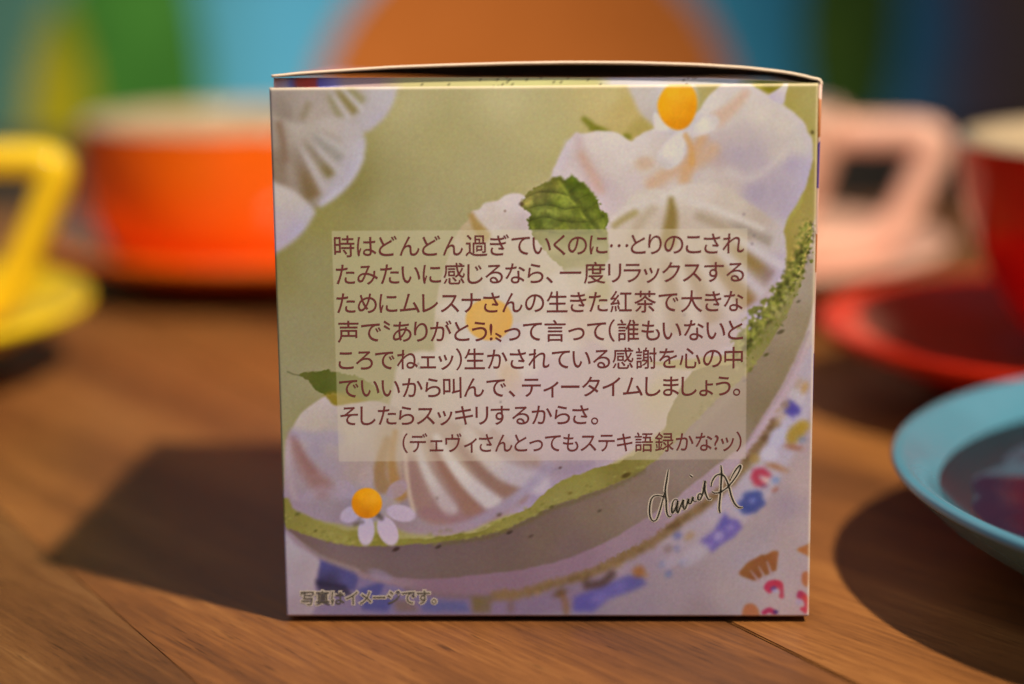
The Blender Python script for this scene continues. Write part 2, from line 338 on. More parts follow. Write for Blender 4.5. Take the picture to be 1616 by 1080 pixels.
def flutes(cx, cy, items):
    # grooves of piped cream fanning out from (cx, cy): (angle, half widths on both sides in degrees, r start, r end, colour, strength)
    for ang, wa, wb, r0, r1, col, st in items:
        sl = window([(cx - r1 - 12, cy - r1 - 12), (cx + r1 + 12, cy + r1 + 12)], 0); X, Y = GX[sl] - cx, GY[sl] - cy
        r = np.hypot(X, Y); d = (np.degrees(np.arctan2(Y, X)) - ang + 180) % 360 - 180
        wgt = np.exp(-(np.abs(d) / np.where(d < 0, wa, wb)) ** 2.4) * smooth((r - r0) / (r1 - r0) * 2.2) * smooth((r1 + 5 - r) / 12)
        put(sl, st * wgt, field(col, GX[sl], GY[sl]) if isinstance(col, list) else hexc(col))
def soften(mask_pts, s, f):
    # this part of the printed photograph is out of focus
    global canvas
    P = spline(mask_pts, 6) if len(mask_pts) > 4 else np.array(mask_pts, float)
    m = smooth(sdist(P, GX, GY) / (2 * f) + .5)[..., None]
    canvas = canvas + m * (blur(canvas, s) - canvas)

# --- matcha top of the cake
poly([(400, 100), (1330, 100), (1330, 1020), (400, 1020)], [
    (640, 150, (182, 169, 114)), (800, 150, (192, 179, 122)), (960, 150, (198, 179, 114)), (985, 175, (192, 169, 100)), (700, 220, (172, 160, 102)),
    (560, 300, (142, 131, 74)), (620, 330, (158, 148, 94)), (760, 260, (172, 160, 106)), (860, 210, (184, 171, 112)),
    (450, 430, (142, 131, 76)), (500, 430, (148, 139, 88)), (470, 520, (149, 139, 94)), (450, 600, (150, 141, 98)), (520, 350, (148, 137, 76)),
    (640, 450, (160, 149, 98)), (600, 520, (152, 141, 94)), (690, 340, (166, 155, 104)), (840, 280, (176, 163, 106)),
    (1270, 160, (172, 157, 86)), (1255, 150, (170, 153, 80)), (1280, 330, (167, 153, 78)), (1262, 370, (162, 149, 72))], f=1, straight=True)

# --- cream, upper left
rim = (184, 174, 168)
poly([(400, 120), (630, 120), (626, 143), (622, 160), (610, 182), (592, 200), (575, 210), (540, 220), (400, 260)],
     [(440, 150, (158, 142, 122)), (500, 150, (172, 156, 136)), (540, 150, (178, 164, 142)), (612, 150, (190, 180, 168)), (596, 192, (184, 173, 165)), (500, 190, (176, 160, 138)), (440, 190, (150, 134, 112))], f=5)
flutes(470, 66, [(61, 4.5, 2.5, 84, 140, (150, 138, 98), .8), (51.5, 4, 2.2, 84, 146, (142, 126, 76), .95), (42.5, 3.2, 2.6, 88, 142, (150, 140, 92), .8), (56.5, 1.6, 1.6, 84, 150, (196, 184, 170), .7), (46.5, 1.6, 1.6, 84, 150, (198, 188, 174), .7)])
line([(486, 166), (478, 184)], (142, 126, 92), 11, 5, .6)
line([(440, 160), (450, 176), (440, 196)], (140, 122, 100), 18, 8, .4)
poly([(400, 170), (440, 185), (480, 196), (520, 184), (556, 194), (574, 214), (577, 232), (570, 258), (554, 286), (530, 310), (506, 326), (490, 330), (400, 350)],
     [(440, 210, (160, 142, 118)), (470, 200, (180, 166, 144)), (520, 200, (186, 172, 152)), (552, 216, (184, 172, 158)), (568, 234, (188, 178, 170)), (560, 270, (180, 170, 168)), (528, 306, (182, 172, 168)),
      (500, 260, (170, 154, 128)), (460, 300, (154, 136, 112)), (480, 320, (148, 130, 100)), (440, 260, (140, 120, 92))], f=5)
flutes(440, 172, [(88, 9, 10, 26, 150, (140, 116, 92), .5), (69.5, 9, 5.5, 54, 152, [(485, 306, (128, 106, 70)), (500, 304, (134, 108, 72)), (470, 240, (146, 126, 104))], .95), (52.5, 6, 3.2, 52, 136, [(520, 276, (132, 116, 74)), (500, 245, (148, 132, 108))], .95),
                  (39, 6, 4, 54, 128, (154, 146, 128), .8), (27, 3, 3, 60, 112, (166, 152, 132), .5), (80, 3, 4, 40, 140, (160, 142, 120), .6), (60.5, 3.4, 3.0, 50, 152, (188, 176, 164), .75), (46, 2.6, 2.6, 60, 142, (188, 178, 166), .75), (33, 2.4, 2.4, 60, 132, (188, 178, 162), .6)])
line([(440, 196), (447, 226), (450, 252)], (134, 106, 78), 9, 6, .75)
line([(436, 262), (440, 280)], (152, 134, 104), 8, 6, .5)
line([(508, 322), (534, 304), (556, 280), (571, 250)], (190, 181, 176), 9, 4, .7)
poly([(400, 270), (434, 288), (462, 300), (484, 318), (497, 334), (492, 346), (481, 363), (462, 382), (438, 398), (400, 420)],
     [(440, 310, (196, 182, 162)), (470, 316, (192, 178, 160)), (440, 350, (190, 174, 166)), (450, 380, (180, 164, 164)), (488, 336, (184, 174, 164)), (470, 364, (178, 166, 170))], f=5)

soften([(400, 100), (700, 100), (690, 200), (600, 360), (470, 450), (400, 440)], 2.6, 10)
# --- back of the cake, upper right: pale cream behind, sprig, petals
poly([(996, 125), (1090, 125), (1092, 200), (1060, 208), (1036, 202), (1016, 186), (1002, 162)], [(1010, 145, (200, 186, 162)), (1030, 190, (192, 176, 150)), (1060, 140, (210, 196, 172))], f=5)
poly([(990, 205), (1012, 186), (1030, 204), (1016, 222)], (176, 156, 84), f=6, a=.8)
for (x, y, r) in ((923, 189, 6), (930, 195, 7), (938, 203, 9), (948, 206, 8), (958, 209, 6), (990, 216, 7)):
    oval(x, y, r, r * .75, 20, (128, 124, 40), 3, .85)

soften([(890, 160), (1000, 100), (1110, 100), (1100, 220), (990, 240), (900, 230)], 1.8, 6)
# --- the peaked swirl and the big blob at the right
big = [(862, 296), (866, 287), (878, 258), (890, 234), (900, 219), (908, 209), (918, 211), (934, 208), (952, 207), (968, 208), (981, 214), (996, 223), (1006, 216), (1030, 203), (1060, 196), (1100, 176), (1120, 150), (1150, 128), (1186, 132), (1206, 146), (1234, 163), (1260, 184), (1275, 206), (1283, 230), (1281, 268), (1268, 304), (1253, 329), (1242, 346), (1238, 376), (1241, 400), (1238, 434), (1228, 460), (1213, 488), (1194, 512), (1176, 530), (1140, 560), (900, 560), (860, 420)]
poly(big, [(905, 215, (206, 190, 172)), (890, 250, (200, 182, 168)), (870, 285, (196, 180, 160)), (934, 220, (214, 198, 176)), (965, 222, (216, 202, 182)), (985, 250, (214, 200, 180)), (950, 260, (208, 192, 172)),
           (1000, 235, (212, 198, 178)), (1000, 280, (204, 186, 172)), (960, 300, (196, 176, 164)), (1010, 265, (206, 188, 160)), (1120, 160, (214, 200, 176)), (1170, 150, (210, 196, 172)), (1200, 180, (210, 196, 172)), (1240, 200, (206, 192, 168)), (1262, 230, (200, 188, 166)),
           (1230, 240, (196, 180, 160)), (1180, 220, (190, 172, 160)), (1170, 250, (180, 163, 158)), (1210, 270, (178, 160, 160)), (1250, 260, (176, 160, 166)), (1270, 270, (180, 166, 168)), (1230, 300, (176, 159, 162)), (1195, 300, (172, 155, 158)), (1240, 330, (176, 160, 160)),
           (1130, 250, (186, 162, 146)), (1120, 280, (200, 184, 164)), (1060, 290, (204, 186, 164)), (1150, 300, (198, 180, 160)), (1230, 360, (188, 174, 160)), (1228, 400, (186, 172, 164)), (1225, 440, (180, 166, 168)), (1195, 500, (176, 162, 172)), (1050, 420, (190, 172, 150)), (950, 440, (190, 174, 150)), (1100, 480, (186, 166, 144))], f=2.2, wobble=.6)
# peak: fold shading
line([(912, 218), (920, 250), (938, 286)], (190, 160, 146), 8, 13, .6, w2=34)
line([(918, 246), (934, 274), (948, 300)], (200, 158, 124), 12, 8, .5)
line([(896, 226), (884, 258), (874, 284)], (204, 190, 184), 10, 6, .5)
line([(1148, 272), (1180, 282), (1214, 264), (1244, 234)], (204, 190, 172), 12, 10, .6)
line([(1150, 245), (1190, 238)], (172, 156, 158), 26, 16, .4)
line([(1190, 312), (1226, 308)], (168, 152, 158), 26, 16, .3)
oval(1018, 258, 14, 10, 0, (200, 168, 134), 6, .7)
line([(1030, 290), (1060, 270), (1100, 256), (1124, 236)], (202, 164, 124), 22, 10, .75)
line([(1108, 218), (1092, 250), (1080, 284)], (204, 158, 106), 18, 8, .7)
line([(1112, 200), (1150, 190)], (206, 190, 168), 24, 10, .5)
line([(1133, 188), (1156, 170), (1176, 148)], (206, 172, 140), 24, 7, .8, w2=14)
# petals of the upper flower
poly([(1032, 178), (1044, 186), (1058, 198), (1052, 206), (1034, 204)], (216, 202, 182), 3)
poly([(1078, 208), (1082, 222), (1080, 244), (1068, 262), (1052, 268), (1040, 258), (1038, 244), (1050, 226), (1066, 212)], [(1050, 262, (200, 186, 168)), (1056, 240, (218, 206, 190)), (1074, 218, (214, 200, 182))], 4)
poly([(1080, 212), (1092, 200), (1112, 184), (1128, 182), (1136, 192), (1128, 204), (1106, 214), (1088, 216)], [(1088, 212, (206, 190, 170)), (1110, 196, (220, 208, 190)), (1130, 190, (206, 192, 174))], 4, .95)
line([(1082, 214), (1090, 232), (1092, 258)], (206, 156, 90), 9, 4, .7)
poly([(1068, 133), (1088, 134), (1098, 148), (1100, 168), (1094, 188), (1082, 202), (1066, 205), (1050, 196), (1040, 180), (1038, 162), (1046, 144), (1056, 135)],
     [(1062, 146, (240, 178, 40)), (1085, 145, (236, 170, 36)), (1050, 168, (238, 168, 28)), (1075, 175, (234, 158, 24)), (1090, 172, (226, 150, 22)), (1064, 200, (222, 146, 24)), (1082, 196, (216, 140, 24))], 2.2)
# corner: dark green leaf and a white petal
poly([(1188, 125), (1240, 125), (1232, 136), (1220, 147), (1206, 143), (1192, 137)], [(1195, 133, (176, 160, 56)), (1215, 140, (140, 128, 36)), (1230, 132, (160, 146, 50))], 2.5)
poly([(1244, 124), (1232, 138), (1213, 151), (1222, 160), (1236, 164), (1240, 148), (1244, 134)], [(1240, 134, (206, 194, 178)), (1224, 154, (196, 180, 174))], 2)
oval(1282, 209, 2.5, 3, 0, (96, 84, 40), 1.5)

# --- the swirl under the right part of the text
poly([(960, 350), (968, 340), (980, 332), (1000, 306), (1018, 301), (1036, 298), (1052, 303), (1066, 294), (1084, 290), (1110, 288), (1140, 294), (1176, 316), (1210, 340), (1234, 364), (1238, 400), (1232, 440), (1206, 490), (1160, 540), (1080, 566), (1000, 540), (960, 470)],
     [(1010, 318, (208, 194, 170)), (1060, 306, (212, 198, 174)), (1110, 300, (208, 192, 170)), (1160, 322, (200, 184, 160)), (1200, 344, (186, 168, 146)), (1220, 380, (190, 176, 160)), (1226, 420, (178, 162, 162)),
      (1010, 350, (198, 180, 150)), (1060, 350, (190, 170, 140)), (1130, 350, (192, 174, 148)), (1040, 440, (182, 162, 130)), (1120, 440, (190, 170, 140)), (1180, 460, (168, 144, 118)), (1100, 540, (178, 158, 146)), (1190, 500, (178, 162, 168))], 5)
line([(966, 346), (1000, 322), (1040, 318), (1090, 306)], (208, 194, 172), 9, 5, .7)
line([(970, 356), (984, 346), (1002, 336)], (160, 142, 84), 10, 5, .7)
line([(1059, 316), (1060, 340), (1055, 380)], (140, 116, 56), 9, 7, .85, w2=26)
line([(1030, 330), (1010, 352), (996, 380)], (176, 156, 120), 14, 8, .5)
line([(1090, 318), (1120, 326), (1160, 344), (1200, 362)], (210, 197, 176), 12, 6, .75)
line([(1104, 342), (1150, 362), (1180, 376)], (166, 146, 114), 14, 7, .6)
flutes(1030, 290, [(27, 3.4, 1.6, 120, 210, (160, 144, 122), .85), (38.2, 3.0, 4.2, 130, 240, [(1190, 412, (150, 124, 76)), (1222, 436, (150, 126, 112))], 1), (51, 3.6, 5.0, 120, 246, [(1180, 470, (150, 120, 72)), (1200, 484, (144, 112, 92))], 1),
                   (32.5, 2, 2, 130, 246, (200, 188, 174), .7), (45, 2.4, 2.4, 110, 250, (192, 178, 168), .85), (58, 3, 3, 100, 250, (200, 184, 168), .7), (66, 4, 4, 100, 240, (156, 128, 92), .75), (73, 3, 3, 100, 240, (206, 190, 166), .7), (80, 4, 4, 100, 240, (162, 136, 100), .7), (88, 3, 3, 90, 240, (206, 190, 164), .6), (96, 4, 4, 100, 240, (168, 142, 106), .65), (105, 4, 4, 90, 230, (200, 184, 156), .5)])
for (x, y) in ((1174, 338), (1187, 385), (1190, 372)):
    oval(x, y, 2, 2, 0, (130, 116, 110), 1.5, .7)

# --- swirl left of the mint leaf
poly([(690, 470), (706, 410), (720, 372), (730, 356), (739, 347), (744, 334), (756, 330), (764, 321), (776, 318), (786, 316), (798, 308), (812, 305), (827, 309), (850, 330), (960, 420), (980, 520), (900, 600), (760, 600), (690, 560)],
     [(735, 345, (188, 164, 120)), (760, 335, (206, 190, 168)), (800, 320, (212, 196, 176)), (820, 320, (206, 190, 174)), (780, 360, (204, 188, 166)), (830, 350, (190, 172, 156)), (742, 370, (180, 158, 108)), (730, 420, (178, 160, 120)), (780, 440, (200, 184, 160)), (860, 450, (200, 184, 150)), (900, 520, (200, 180, 160)), (740, 540, (190, 172, 140))], 3)
line([(744, 340), (752, 356), (764, 372)], (166, 134, 70), 8, 5, .8, w2=20)
line([(722, 384), (740, 430), (744, 490)], (192, 176, 142), 16, 9, .5)
oval(797, 333, 2, 2, 0, (160, 132, 110), 1, .8)
# mint leaf
leaf = [(821, 321), (830, 308), (842, 298), (854, 292), (866, 285), (878, 279), (886, 280), (893, 282), (898, 279), (905, 278), (916, 285), (926, 293), (932, 302), (941, 311), (946, 320), (948, 330), (955, 337), (961, 345), (958, 356), (958, 372), (960, 404), (950, 430), (932, 446), (910, 452), (900, 440), (884, 418), (866, 404), (850, 384), (836, 360), (832, 346), (836, 338), (828, 330)]
poly(leaf, [(830, 318, (138, 126, 66)), (850, 305, (130, 122, 58)), (872, 292, (116, 112, 46)), (882, 320, (108, 118, 38)), (905, 290, (94, 106, 32)), (930, 310, (102, 112, 34)), (945, 335, (108, 116, 38)), (952, 352, (112, 118, 44)),
            (845, 330, (106, 112, 46)), (865, 345, (98, 108, 40)), (850, 355, (86, 96, 32)), (890, 356, (104, 112, 34)), (915, 335, (106, 114, 34)), (930, 360, (100, 112, 34)), (900, 372, (112, 112, 46)), (850, 372, (118, 112, 52)), (940, 372, (112, 112, 48)), (900, 396, (158, 146, 92)), (870, 392, (160, 148, 96)), (945, 392, (156, 146, 92)), (930, 430, (160, 148, 96)), (915, 445, (168, 154, 104)), (955, 410, (160, 150, 96))], 1.6, fine=1.2)
sl = (slice(265 - PY0, 470 - PY0), slice(812 - PX0, 972 - PX0)); X, Y = GX[sl] + 1.5 * noise(9, 51)[sl], GY[sl] + 1.5 * noise(9, 52)[sl]
mid = 886 + (Y - 284) * .62 + ((Y - 284) / 60) ** 2 * 3; lm = smooth(sdist(spline(leaf, 6), GX[sl], GY[sl]) / 5) * (.15 + .85 * smooth((374 - GY[sl]) / 12)); left = X < mid
sv = np.where(left, (Y - 286 - (X - mid) * -.10 + 6 * np.sin((X - 820) / 22)) / 19.0, (Y - 288 + (X - mid) * .42) / 16.0); fr = sv - np.floor(sv)
sh = .86 + .26 * np.sin(np.pi * np.clip(fr, 0, 1)) ** .8 - .16 * smooth((fr - .55) / .45) + .05 * np.exp(-((fr - .08) / .12) ** 2); sh = .99 + (sh - 1) * np.where(left, .66, .38) * (1 - .5 * np.exp(-np.abs(X - mid) / 6))
sh *= 1 - .16 * np.exp(-((X - mid - 5) / 6.0) ** 2) + .14 * np.exp(-((X - mid + 3) / 3.5) ** 2)
sh *= 1 + .06 * noise(5, 12)[sl] + .025 * noise(1.5, 13)[sl]
canvas[sl] *= (1 + (sh - 1) * lm)[..., None]
canvas[sl] += (lm * smooth((sh - 1.0) / .2))[..., None] * np.array((.045, .04, .02))
oval(823, 322, 4, 3, 0, (96, 74, 52), 2, .7)
poly([(892, 440), (930, 430), (958, 440), (964, 466), (946, 482), (918, 474)], (164, 152, 84), 8, .6)

# --- middle flower (under the text)
poly([(622, 606), (624, 588), (630, 572), (644, 560), (662, 554), (690, 554), (706, 543), (720, 530), (760, 520), (820, 510), (900, 520), (980, 560), (1060, 580), (1110, 590), (1090, 640), (1030, 690), (960, 735), (920, 760), (880, 800), (785, 816), (730, 840), (640, 840), (608, 800), (600, 720), (610, 660)],
     [(640, 580, (196, 180, 156)), (680, 566, (204, 188, 166)), (720, 548, (200, 184, 164)), (640, 640, (190, 172, 150)), (700, 620, (200, 184, 160)), (760, 640, (196, 178, 164)), (860, 600, (192, 168, 164)), (930, 560, (190, 168, 158)), (1010, 600, (196, 176, 160)), (960, 660, (186, 164, 160)), (880, 690, (182, 160, 156)), (1040, 620, (190, 176, 130)), (900, 740, (160, 140, 142)), (850, 780, (158, 140, 150)), (740, 820, (150, 126, 120)), (640, 800, (150, 130, 130)), (660, 720, (176, 156, 130))], 5)
for (cx, cy, rx, ry, ro) in ((884, 456, 56, 26, -18), (872, 528, 50, 34, 10), (818, 568, 34, 40, 60), (722, 552, 44, 28, -40), (800, 450, 30, 24, 30), (724, 494, 34, 22, 10)):
    oval(cx, cy, rx, ry, ro, (212, 198, 176), 8, .75)
oval(806, 596, 26, 16, 60, (196, 160, 116), 8, .7)
oval(918, 500, 30, 40, 0, (196, 164, 128), 12, .4)
oval(840, 616, 40, 26, 0, (188, 164, 164), 12, .5)
oval(772, 504, 37, 33, 0, [(760, 490, (226, 156, 36)), (790, 520, (222, 146, 26))], 3)
for (x, y) in ((790, 634), (660, 574), (1080, 497), (662, 580)):
    oval(x, y, 2, 2, 0, (120, 104, 100), 1.5, .7)

# --- lower left leaf and blob
line([(454, 587), (464, 591), (476, 593)], (116, 110, 70), 2.4, 1.2, .9)
poly([(472, 592), (484, 587), (500, 587), (514, 584), (530, 587), (556, 592), (576, 600), (592, 610), (604, 626), (580, 640), (556, 634), (532, 622), (518, 622), (505, 619), (494, 610), (484, 600)],
     [(480, 592, (104, 102, 46)), (500, 596, (92, 96, 36)), (515, 606, (88, 94, 34)), (530, 600, (98, 100, 40)), (560, 615, (116, 112, 48)), (595, 628, (140, 134, 70))], 1.6, fine=.8)
poly([(512, 624), (536, 620), (580, 634), (590, 656), (540, 660), (512, 646)], (138, 118, 36), 6, .85)
poly([(446, 800), (448, 760), (450, 706), (453, 690), (459, 680), (470, 660), (480, 648), (499, 634), (512, 626), (518, 630), (530, 640), (560, 636), (600, 634), (640, 660), (650, 740), (620, 810), (560, 830), (536, 827), (498, 820), (473, 808)],
     [(470, 664, (186, 170, 150)), (500, 644, (188, 172, 152)), (500, 670, (186, 170, 148)), (520, 690, (178, 162, 146)), (455, 700, (176, 156, 146)), (456, 760, (160, 138, 136)), (470, 790, (150, 130, 132)), (500, 710, (158, 142, 148)), (520, 740, (160, 142, 144)), (500, 800, (150, 132, 134)), (540, 810, (146, 128, 128)), (560, 680, (186, 170, 146)), (570, 740, (168, 146, 132)), (610, 700, (176, 156, 124))], 3)
line([(461, 688), (468, 712), (484, 740), (508, 768)], (148, 110, 100), 8, 11, .85, w2=32)
line([(466, 690), (476, 716), (494, 742)], (140, 98, 88), 4, 6, .5, w2=10)
line([(464, 684), (490, 690), (530, 692)], (160, 146, 156), 14, 8, .6, w2=24)
line([(480, 786), (510, 774), (540, 784)], (168, 148, 156), 14, 9, .5)
line([(455, 700), (456, 750), (466, 786)], (176, 156, 148), 8, 5, .5)
# ridged swirl along the lower edge
F2 = lambda pts: [(420 + x / 2.4545, 560 + y / 2.4545) for x, y in pts]
poly(F2([(440, 300), (520, 240), (700, 250), (900, 330), (1020, 440), (1000, 560), (900, 620), (760, 660), (620, 640), (560, 560), (480, 500), (430, 420)]),
     [(612, 700, (172, 150, 116)), (650, 700, (182, 160, 134)), (660, 770, (158, 126, 112)), (690, 812, (150, 116, 110)), (740, 720, (170, 146, 120)), (760, 806, (150, 118, 114)), (800, 740, (172, 152, 140)), (824, 770, (156, 132, 130))], 8, .9)
line(F2([(470, 330), (448, 400), (440, 460), (450, 510)]), (150, 112, 62), 12, 5, .7, w2=24)
line(F2([(500, 300), (486, 400), (500, 500), (520, 540)]), (164, 122, 66), 8, 5, .8, w2=22)
line(F2([(640, 340), (690, 440), (760, 540), (800, 606)]), (150, 112, 92), 12, 7, .85, w2=30)
line(F2([(740, 340), (810, 430), (900, 510), (980, 540)]), (146, 112, 94), 10, 7, .85, w2=26)
line(F2([(560, 420), (580, 520), (620, 600), (700, 640)]), (152, 118, 104), 22, 8, .7, w2=30)
line(F2([(880, 300), (960, 370), (1040, 410)]), (160, 130, 110), 10, 7, .6, w2=18)
line(F2([(536, 300), (540, 400), (552, 520), (572, 606)]), (192, 168, 142), 7, 3, .85, w2=6)
line(F2([(580, 330), (616, 440), (660, 520), (712, 600)]), [(672, 740, (196, 182, 166)), (712, 800, (180, 160, 152))], 9, 6, .95, w2=24)
line(F2([(660, 320), (716, 410), (790, 500), (884, 580)]), [(712, 726, (204, 190, 172)), (775, 790, (190, 176, 166))], 12, 6, 1, w2=28)
line(F2([(780, 300), (836, 370), (930, 450), (1060, 500)]), [(760, 706, (198, 182, 164)), (830, 756, (182, 168, 166))], 20, 7, .95, w2=34)
line(F2([(620, 610), (760, 640), (890, 616)]), (148, 112, 110), 16, 7, .7)
line([(690, 838), (740, 828), (784, 806), (826, 776), (866, 738)], [(700, 832, (158, 134, 134)), (780, 806, (156, 138, 144)), (830, 770, (162, 148, 158)), (866, 738, (166, 152, 160))], 16, 6, .9)
line([(610, 826), (660, 834), (710, 838)], (154, 130, 128), 10, 5, .7)
line([(860, 740), (900, 742), (930, 735)], (152, 132, 140), 14, 6, .5)
oval(690, 786, 2, 2, 0, (110, 84, 80), 1.5, .7)

# --- rim of the cake: crumbly green band, then the side, cream foot, gold edge, plate and cloth
poly([(440, 800), (470, 808), (500, 822), (540, 834), (590, 842), (640, 850), (700, 846), (760, 836), (790, 820), (830, 804), (856, 782), (880, 762), (920, 745), (960, 734), (984, 726), (1040, 690), (1060, 640), (1086, 594), (1118, 578), (1156, 572), (1180, 540), (1196, 512), (1213, 488), (1230, 456), (1240, 430), (1242, 396), (1238, 360), (1262, 330), (1296, 300), (1320, 1020), (440, 1020)],
     [(1250, 400, (156, 138, 68)), (1258, 350, (162, 144, 74)), (1236, 450, (140, 132, 78)), (1200, 510, (130, 122, 66)), (1160, 590, (142, 130, 74)), (1100, 640, (142, 130, 76)), (1040, 690, (142, 130, 72)), (980, 745, (130, 118, 58)), (920, 765, (142, 132, 68)), (870, 780, (142, 132, 72)), (800, 815, (140, 130, 68)), (740, 842, (124, 114, 56)), (600, 852, (134, 124, 62)), (520, 840, (144, 134, 70)), (460, 815, (134, 124, 62))], 1.8, wobble=.8, fine=.3)
side_top = [(440, 832), (451, 833), (489, 846), (520, 855), (555, 861), (630, 861), (700, 855), (757, 846), (804, 832), (842, 814), (876, 798), (920, 782), (977, 760), (1020, 738), (1062, 700), (1098, 664), (1132, 630), (1172, 596), (1192, 574), (1216, 540), (1240, 500), (1258, 462), (1270, 424), (1278, 384), (1284, 350)]
poly(side_top + [(1330, 340), (1330, 1020), (440, 1020)],
     [(460, 850, (118, 96, 84)), (540, 880, (118, 98, 92)), (640, 885, (112, 92, 88)), (720, 880, (110, 90, 82)), (800, 860, (108, 88, 78)), (860, 840, (114, 94, 78)), (940, 800, (124, 104, 84)), (900, 870, (116, 94, 86)), (1000, 770, (130, 110, 88)), (1010, 800, (132, 112, 98)), (1080, 730, (140, 120, 104)), (1150, 690, (140, 122, 100)),
      (1200, 640, (132, 114, 84)), (1220, 580, (140, 122, 90)), (1250, 510, (150, 132, 100)), (1270, 450, (160, 144, 116)), (1280, 400, (170, 152, 124))], 2.6, fine=.4, wobble=.5)
band = [(1278, 362), (1268, 392), (1255, 424), (1240, 452), (1226, 474), (1206, 500), (1186, 524), (1170, 548)]
line(band, (116, 114, 50), 15, 3, .95, w2=34, fine=6)
bs = window(band, 40); bm_ = smooth((20 - -sdist(spline(band, 6, False), GX[bs], GY[bs], False) * -1) / 14)
tx = noise(2.6, 41)[bs] + .7 * noise(1.3, 42)[bs]
canvas[bs] *= (1 + bm_ * np.clip(tx * .15, -.34, .26))[..., None]
for i in range(240):      # crumbs on the green rim and the dark specks below it
    t = nrs.rand() * (len(side_top) - 1.01); k = int(t); u = t - k
    x = side_top[k][0] * (1 - u) + side_top[k + 1][0] * u; y = side_top[k][1] * (1 - u) + side_top[k + 1][1] * u
    if x > 1176:
        if i % 2:
            d = nrs.rand() * 26 - 3; r = 1.5 + nrs.rand() * 3.4
            oval(x - d * .85, y - d * .5, r * 1.3, r * .7, nrs.rand() * 180, [(70, 74, 22), (168, 160, 92), (120, 120, 40), (98, 100, 30), (150, 146, 70)][nrs.randint(5)], 2.2, .55)
    else:
        d = nrs.rand() * 22 - 3; r = 1 + nrs.rand() * 2
        oval(x, y - d, r * 1.6, r, -20, [(112, 104, 48), (162, 154, 84), (126, 118, 56)][nrs.randint(3)], 1.6, .35)
for (x, y, rx, c) in ((625, 867, 7, (60, 44, 36)), (692, 863, 6, (66, 52, 40)), (804, 840, 6, (58, 44, 36)), (788, 812, 5, (90, 74, 50)), (838, 846, 5, (84, 66, 54)), (988, 750, 9, (76, 60, 28)), (470, 811, 5, (84, 82, 36)), (884, 738, 3, (90, 66, 60)), (1232, 524, 7, (84, 74, 44)), (1209, 560, 5, (84, 76, 34)), (1260, 476, 4, (96, 84, 60)), (946, 806, 4, (84, 70, 54)), (870, 800, 5, (90, 82, 40)), (900, 778, 4, (110, 96, 40)), (498, 838, 3, (84, 78, 34)), (1175, 601, 4, (110, 98, 80))):
    oval(x, y, rx * .85, rx * .3 + .8, -25, c, 1.8, .7)
line([(700, 858), (757, 850), (804, 836), (842, 818), (876, 802), (920, 786), (977, 764), (1016, 742)], (104, 92, 50), 6, 4, .5, fine=.6)
line([(1160, 618), (1120, 656), (1060, 718)], (150, 136, 104), 12, 8, .5)
# cream foot of the cake
foot_top = [(440, 828), (456, 840), (489, 868), (520, 886), (567, 902), (630, 912), (700, 913), (763, 906), (826, 898), (876, 887), (920, 872), (968, 849), (1020, 817), (1064, 788), (1094, 764), (1135, 731), (1176, 700), (1202, 660), (1226, 622), (1252, 574), (1276, 516), (1290, 470)]
poly(foot_top + [(1330, 470), (1330, 1020), (440, 1020)],
     [(470, 870, (150, 128, 130)), (520, 895, (140, 118, 120)), (600, 916, (136, 112, 116)), (700, 925, (128, 100, 108)), (800, 916, (130, 102, 108)), (900, 894, (136, 108, 114)), (1000, 850, (146, 120, 122)), (1100, 780, (160, 136, 136)), (1180, 710, (172, 148, 146)), (1220, 650, (178, 154, 152)), (1260, 570, (182, 158, 152)), (1284, 520, (186, 168, 150))], 3, wobble=.5)
line([(1276, 524), (1254, 578), (1228, 626), (1202, 664), (1176, 702)], (150, 128, 120), 4, 2, .5)
line([(452, 838), (489, 866), (520, 884), (567, 900)], (150, 132, 128), 4, 3, .6)
# plate
foot_low = [(440, 850), (470, 866), (504, 882), (540, 902), (583, 915), (630, 926), (700, 937), (779, 938), (826, 932), (876, 916), (927, 902), (977, 880), (1031, 849), (1079, 814), (1120, 786), (1167, 742), (1190, 707), (1220, 666), (1244, 624), (1270, 566), (1296, 520)]
poly(foot_low + [(1330, 520), (1330, 1020), (440, 1020)],
     [(470, 920, (156, 132, 134)), (520, 930, (120, 104, 124)), (600, 940, (116, 102, 128)), (700, 950, (120, 100, 120)), (820, 950, (126, 104, 118)), (900, 940, (128, 106, 118)), (1000, 890, (150, 128, 132)), (1080, 840, (164, 146, 146)), (1140, 790, (168, 152, 156)), (1200, 720, (176, 160, 160)), (1240, 660, (178, 164, 168)), (1270, 600, (176, 160, 158))], 2.5, wobble=.4)
line([(780, 941), (826, 936), (876, 920), (927, 906), (977, 884), (1031, 854), (1079, 819), (1120, 790), (1167, 746), (1192, 712), (1222, 670)], (126, 98, 62), 15, 4, .85, fine=1.2)
line([(640, 930), (700, 940), (780, 942)], (112, 88, 76), 5, 3, .7)
line([(1224, 668), (1246, 640), (1262, 600)], (170, 140, 100), 8, 4, .6)
for i in range(70):
    t = nrs.rand() * 9.9; k = 8 + int(t); u = t - int(t)
    x = foot_low[k][0] * (1 - u) + foot_low[k + 1][0] * u; y = foot_low[k][1] * (1 - u) + foot_low[k + 1][1] * u + 6
    oval(x + nrs.randn() * 3, y + nrs.randn() * 3, 2 + nrs.rand() * 5, 1.5 + nrs.rand() * 2, -30, [(82, 60, 38), (150, 122, 76), (104, 78, 46)][nrs.randint(3)], 1.5, .55)
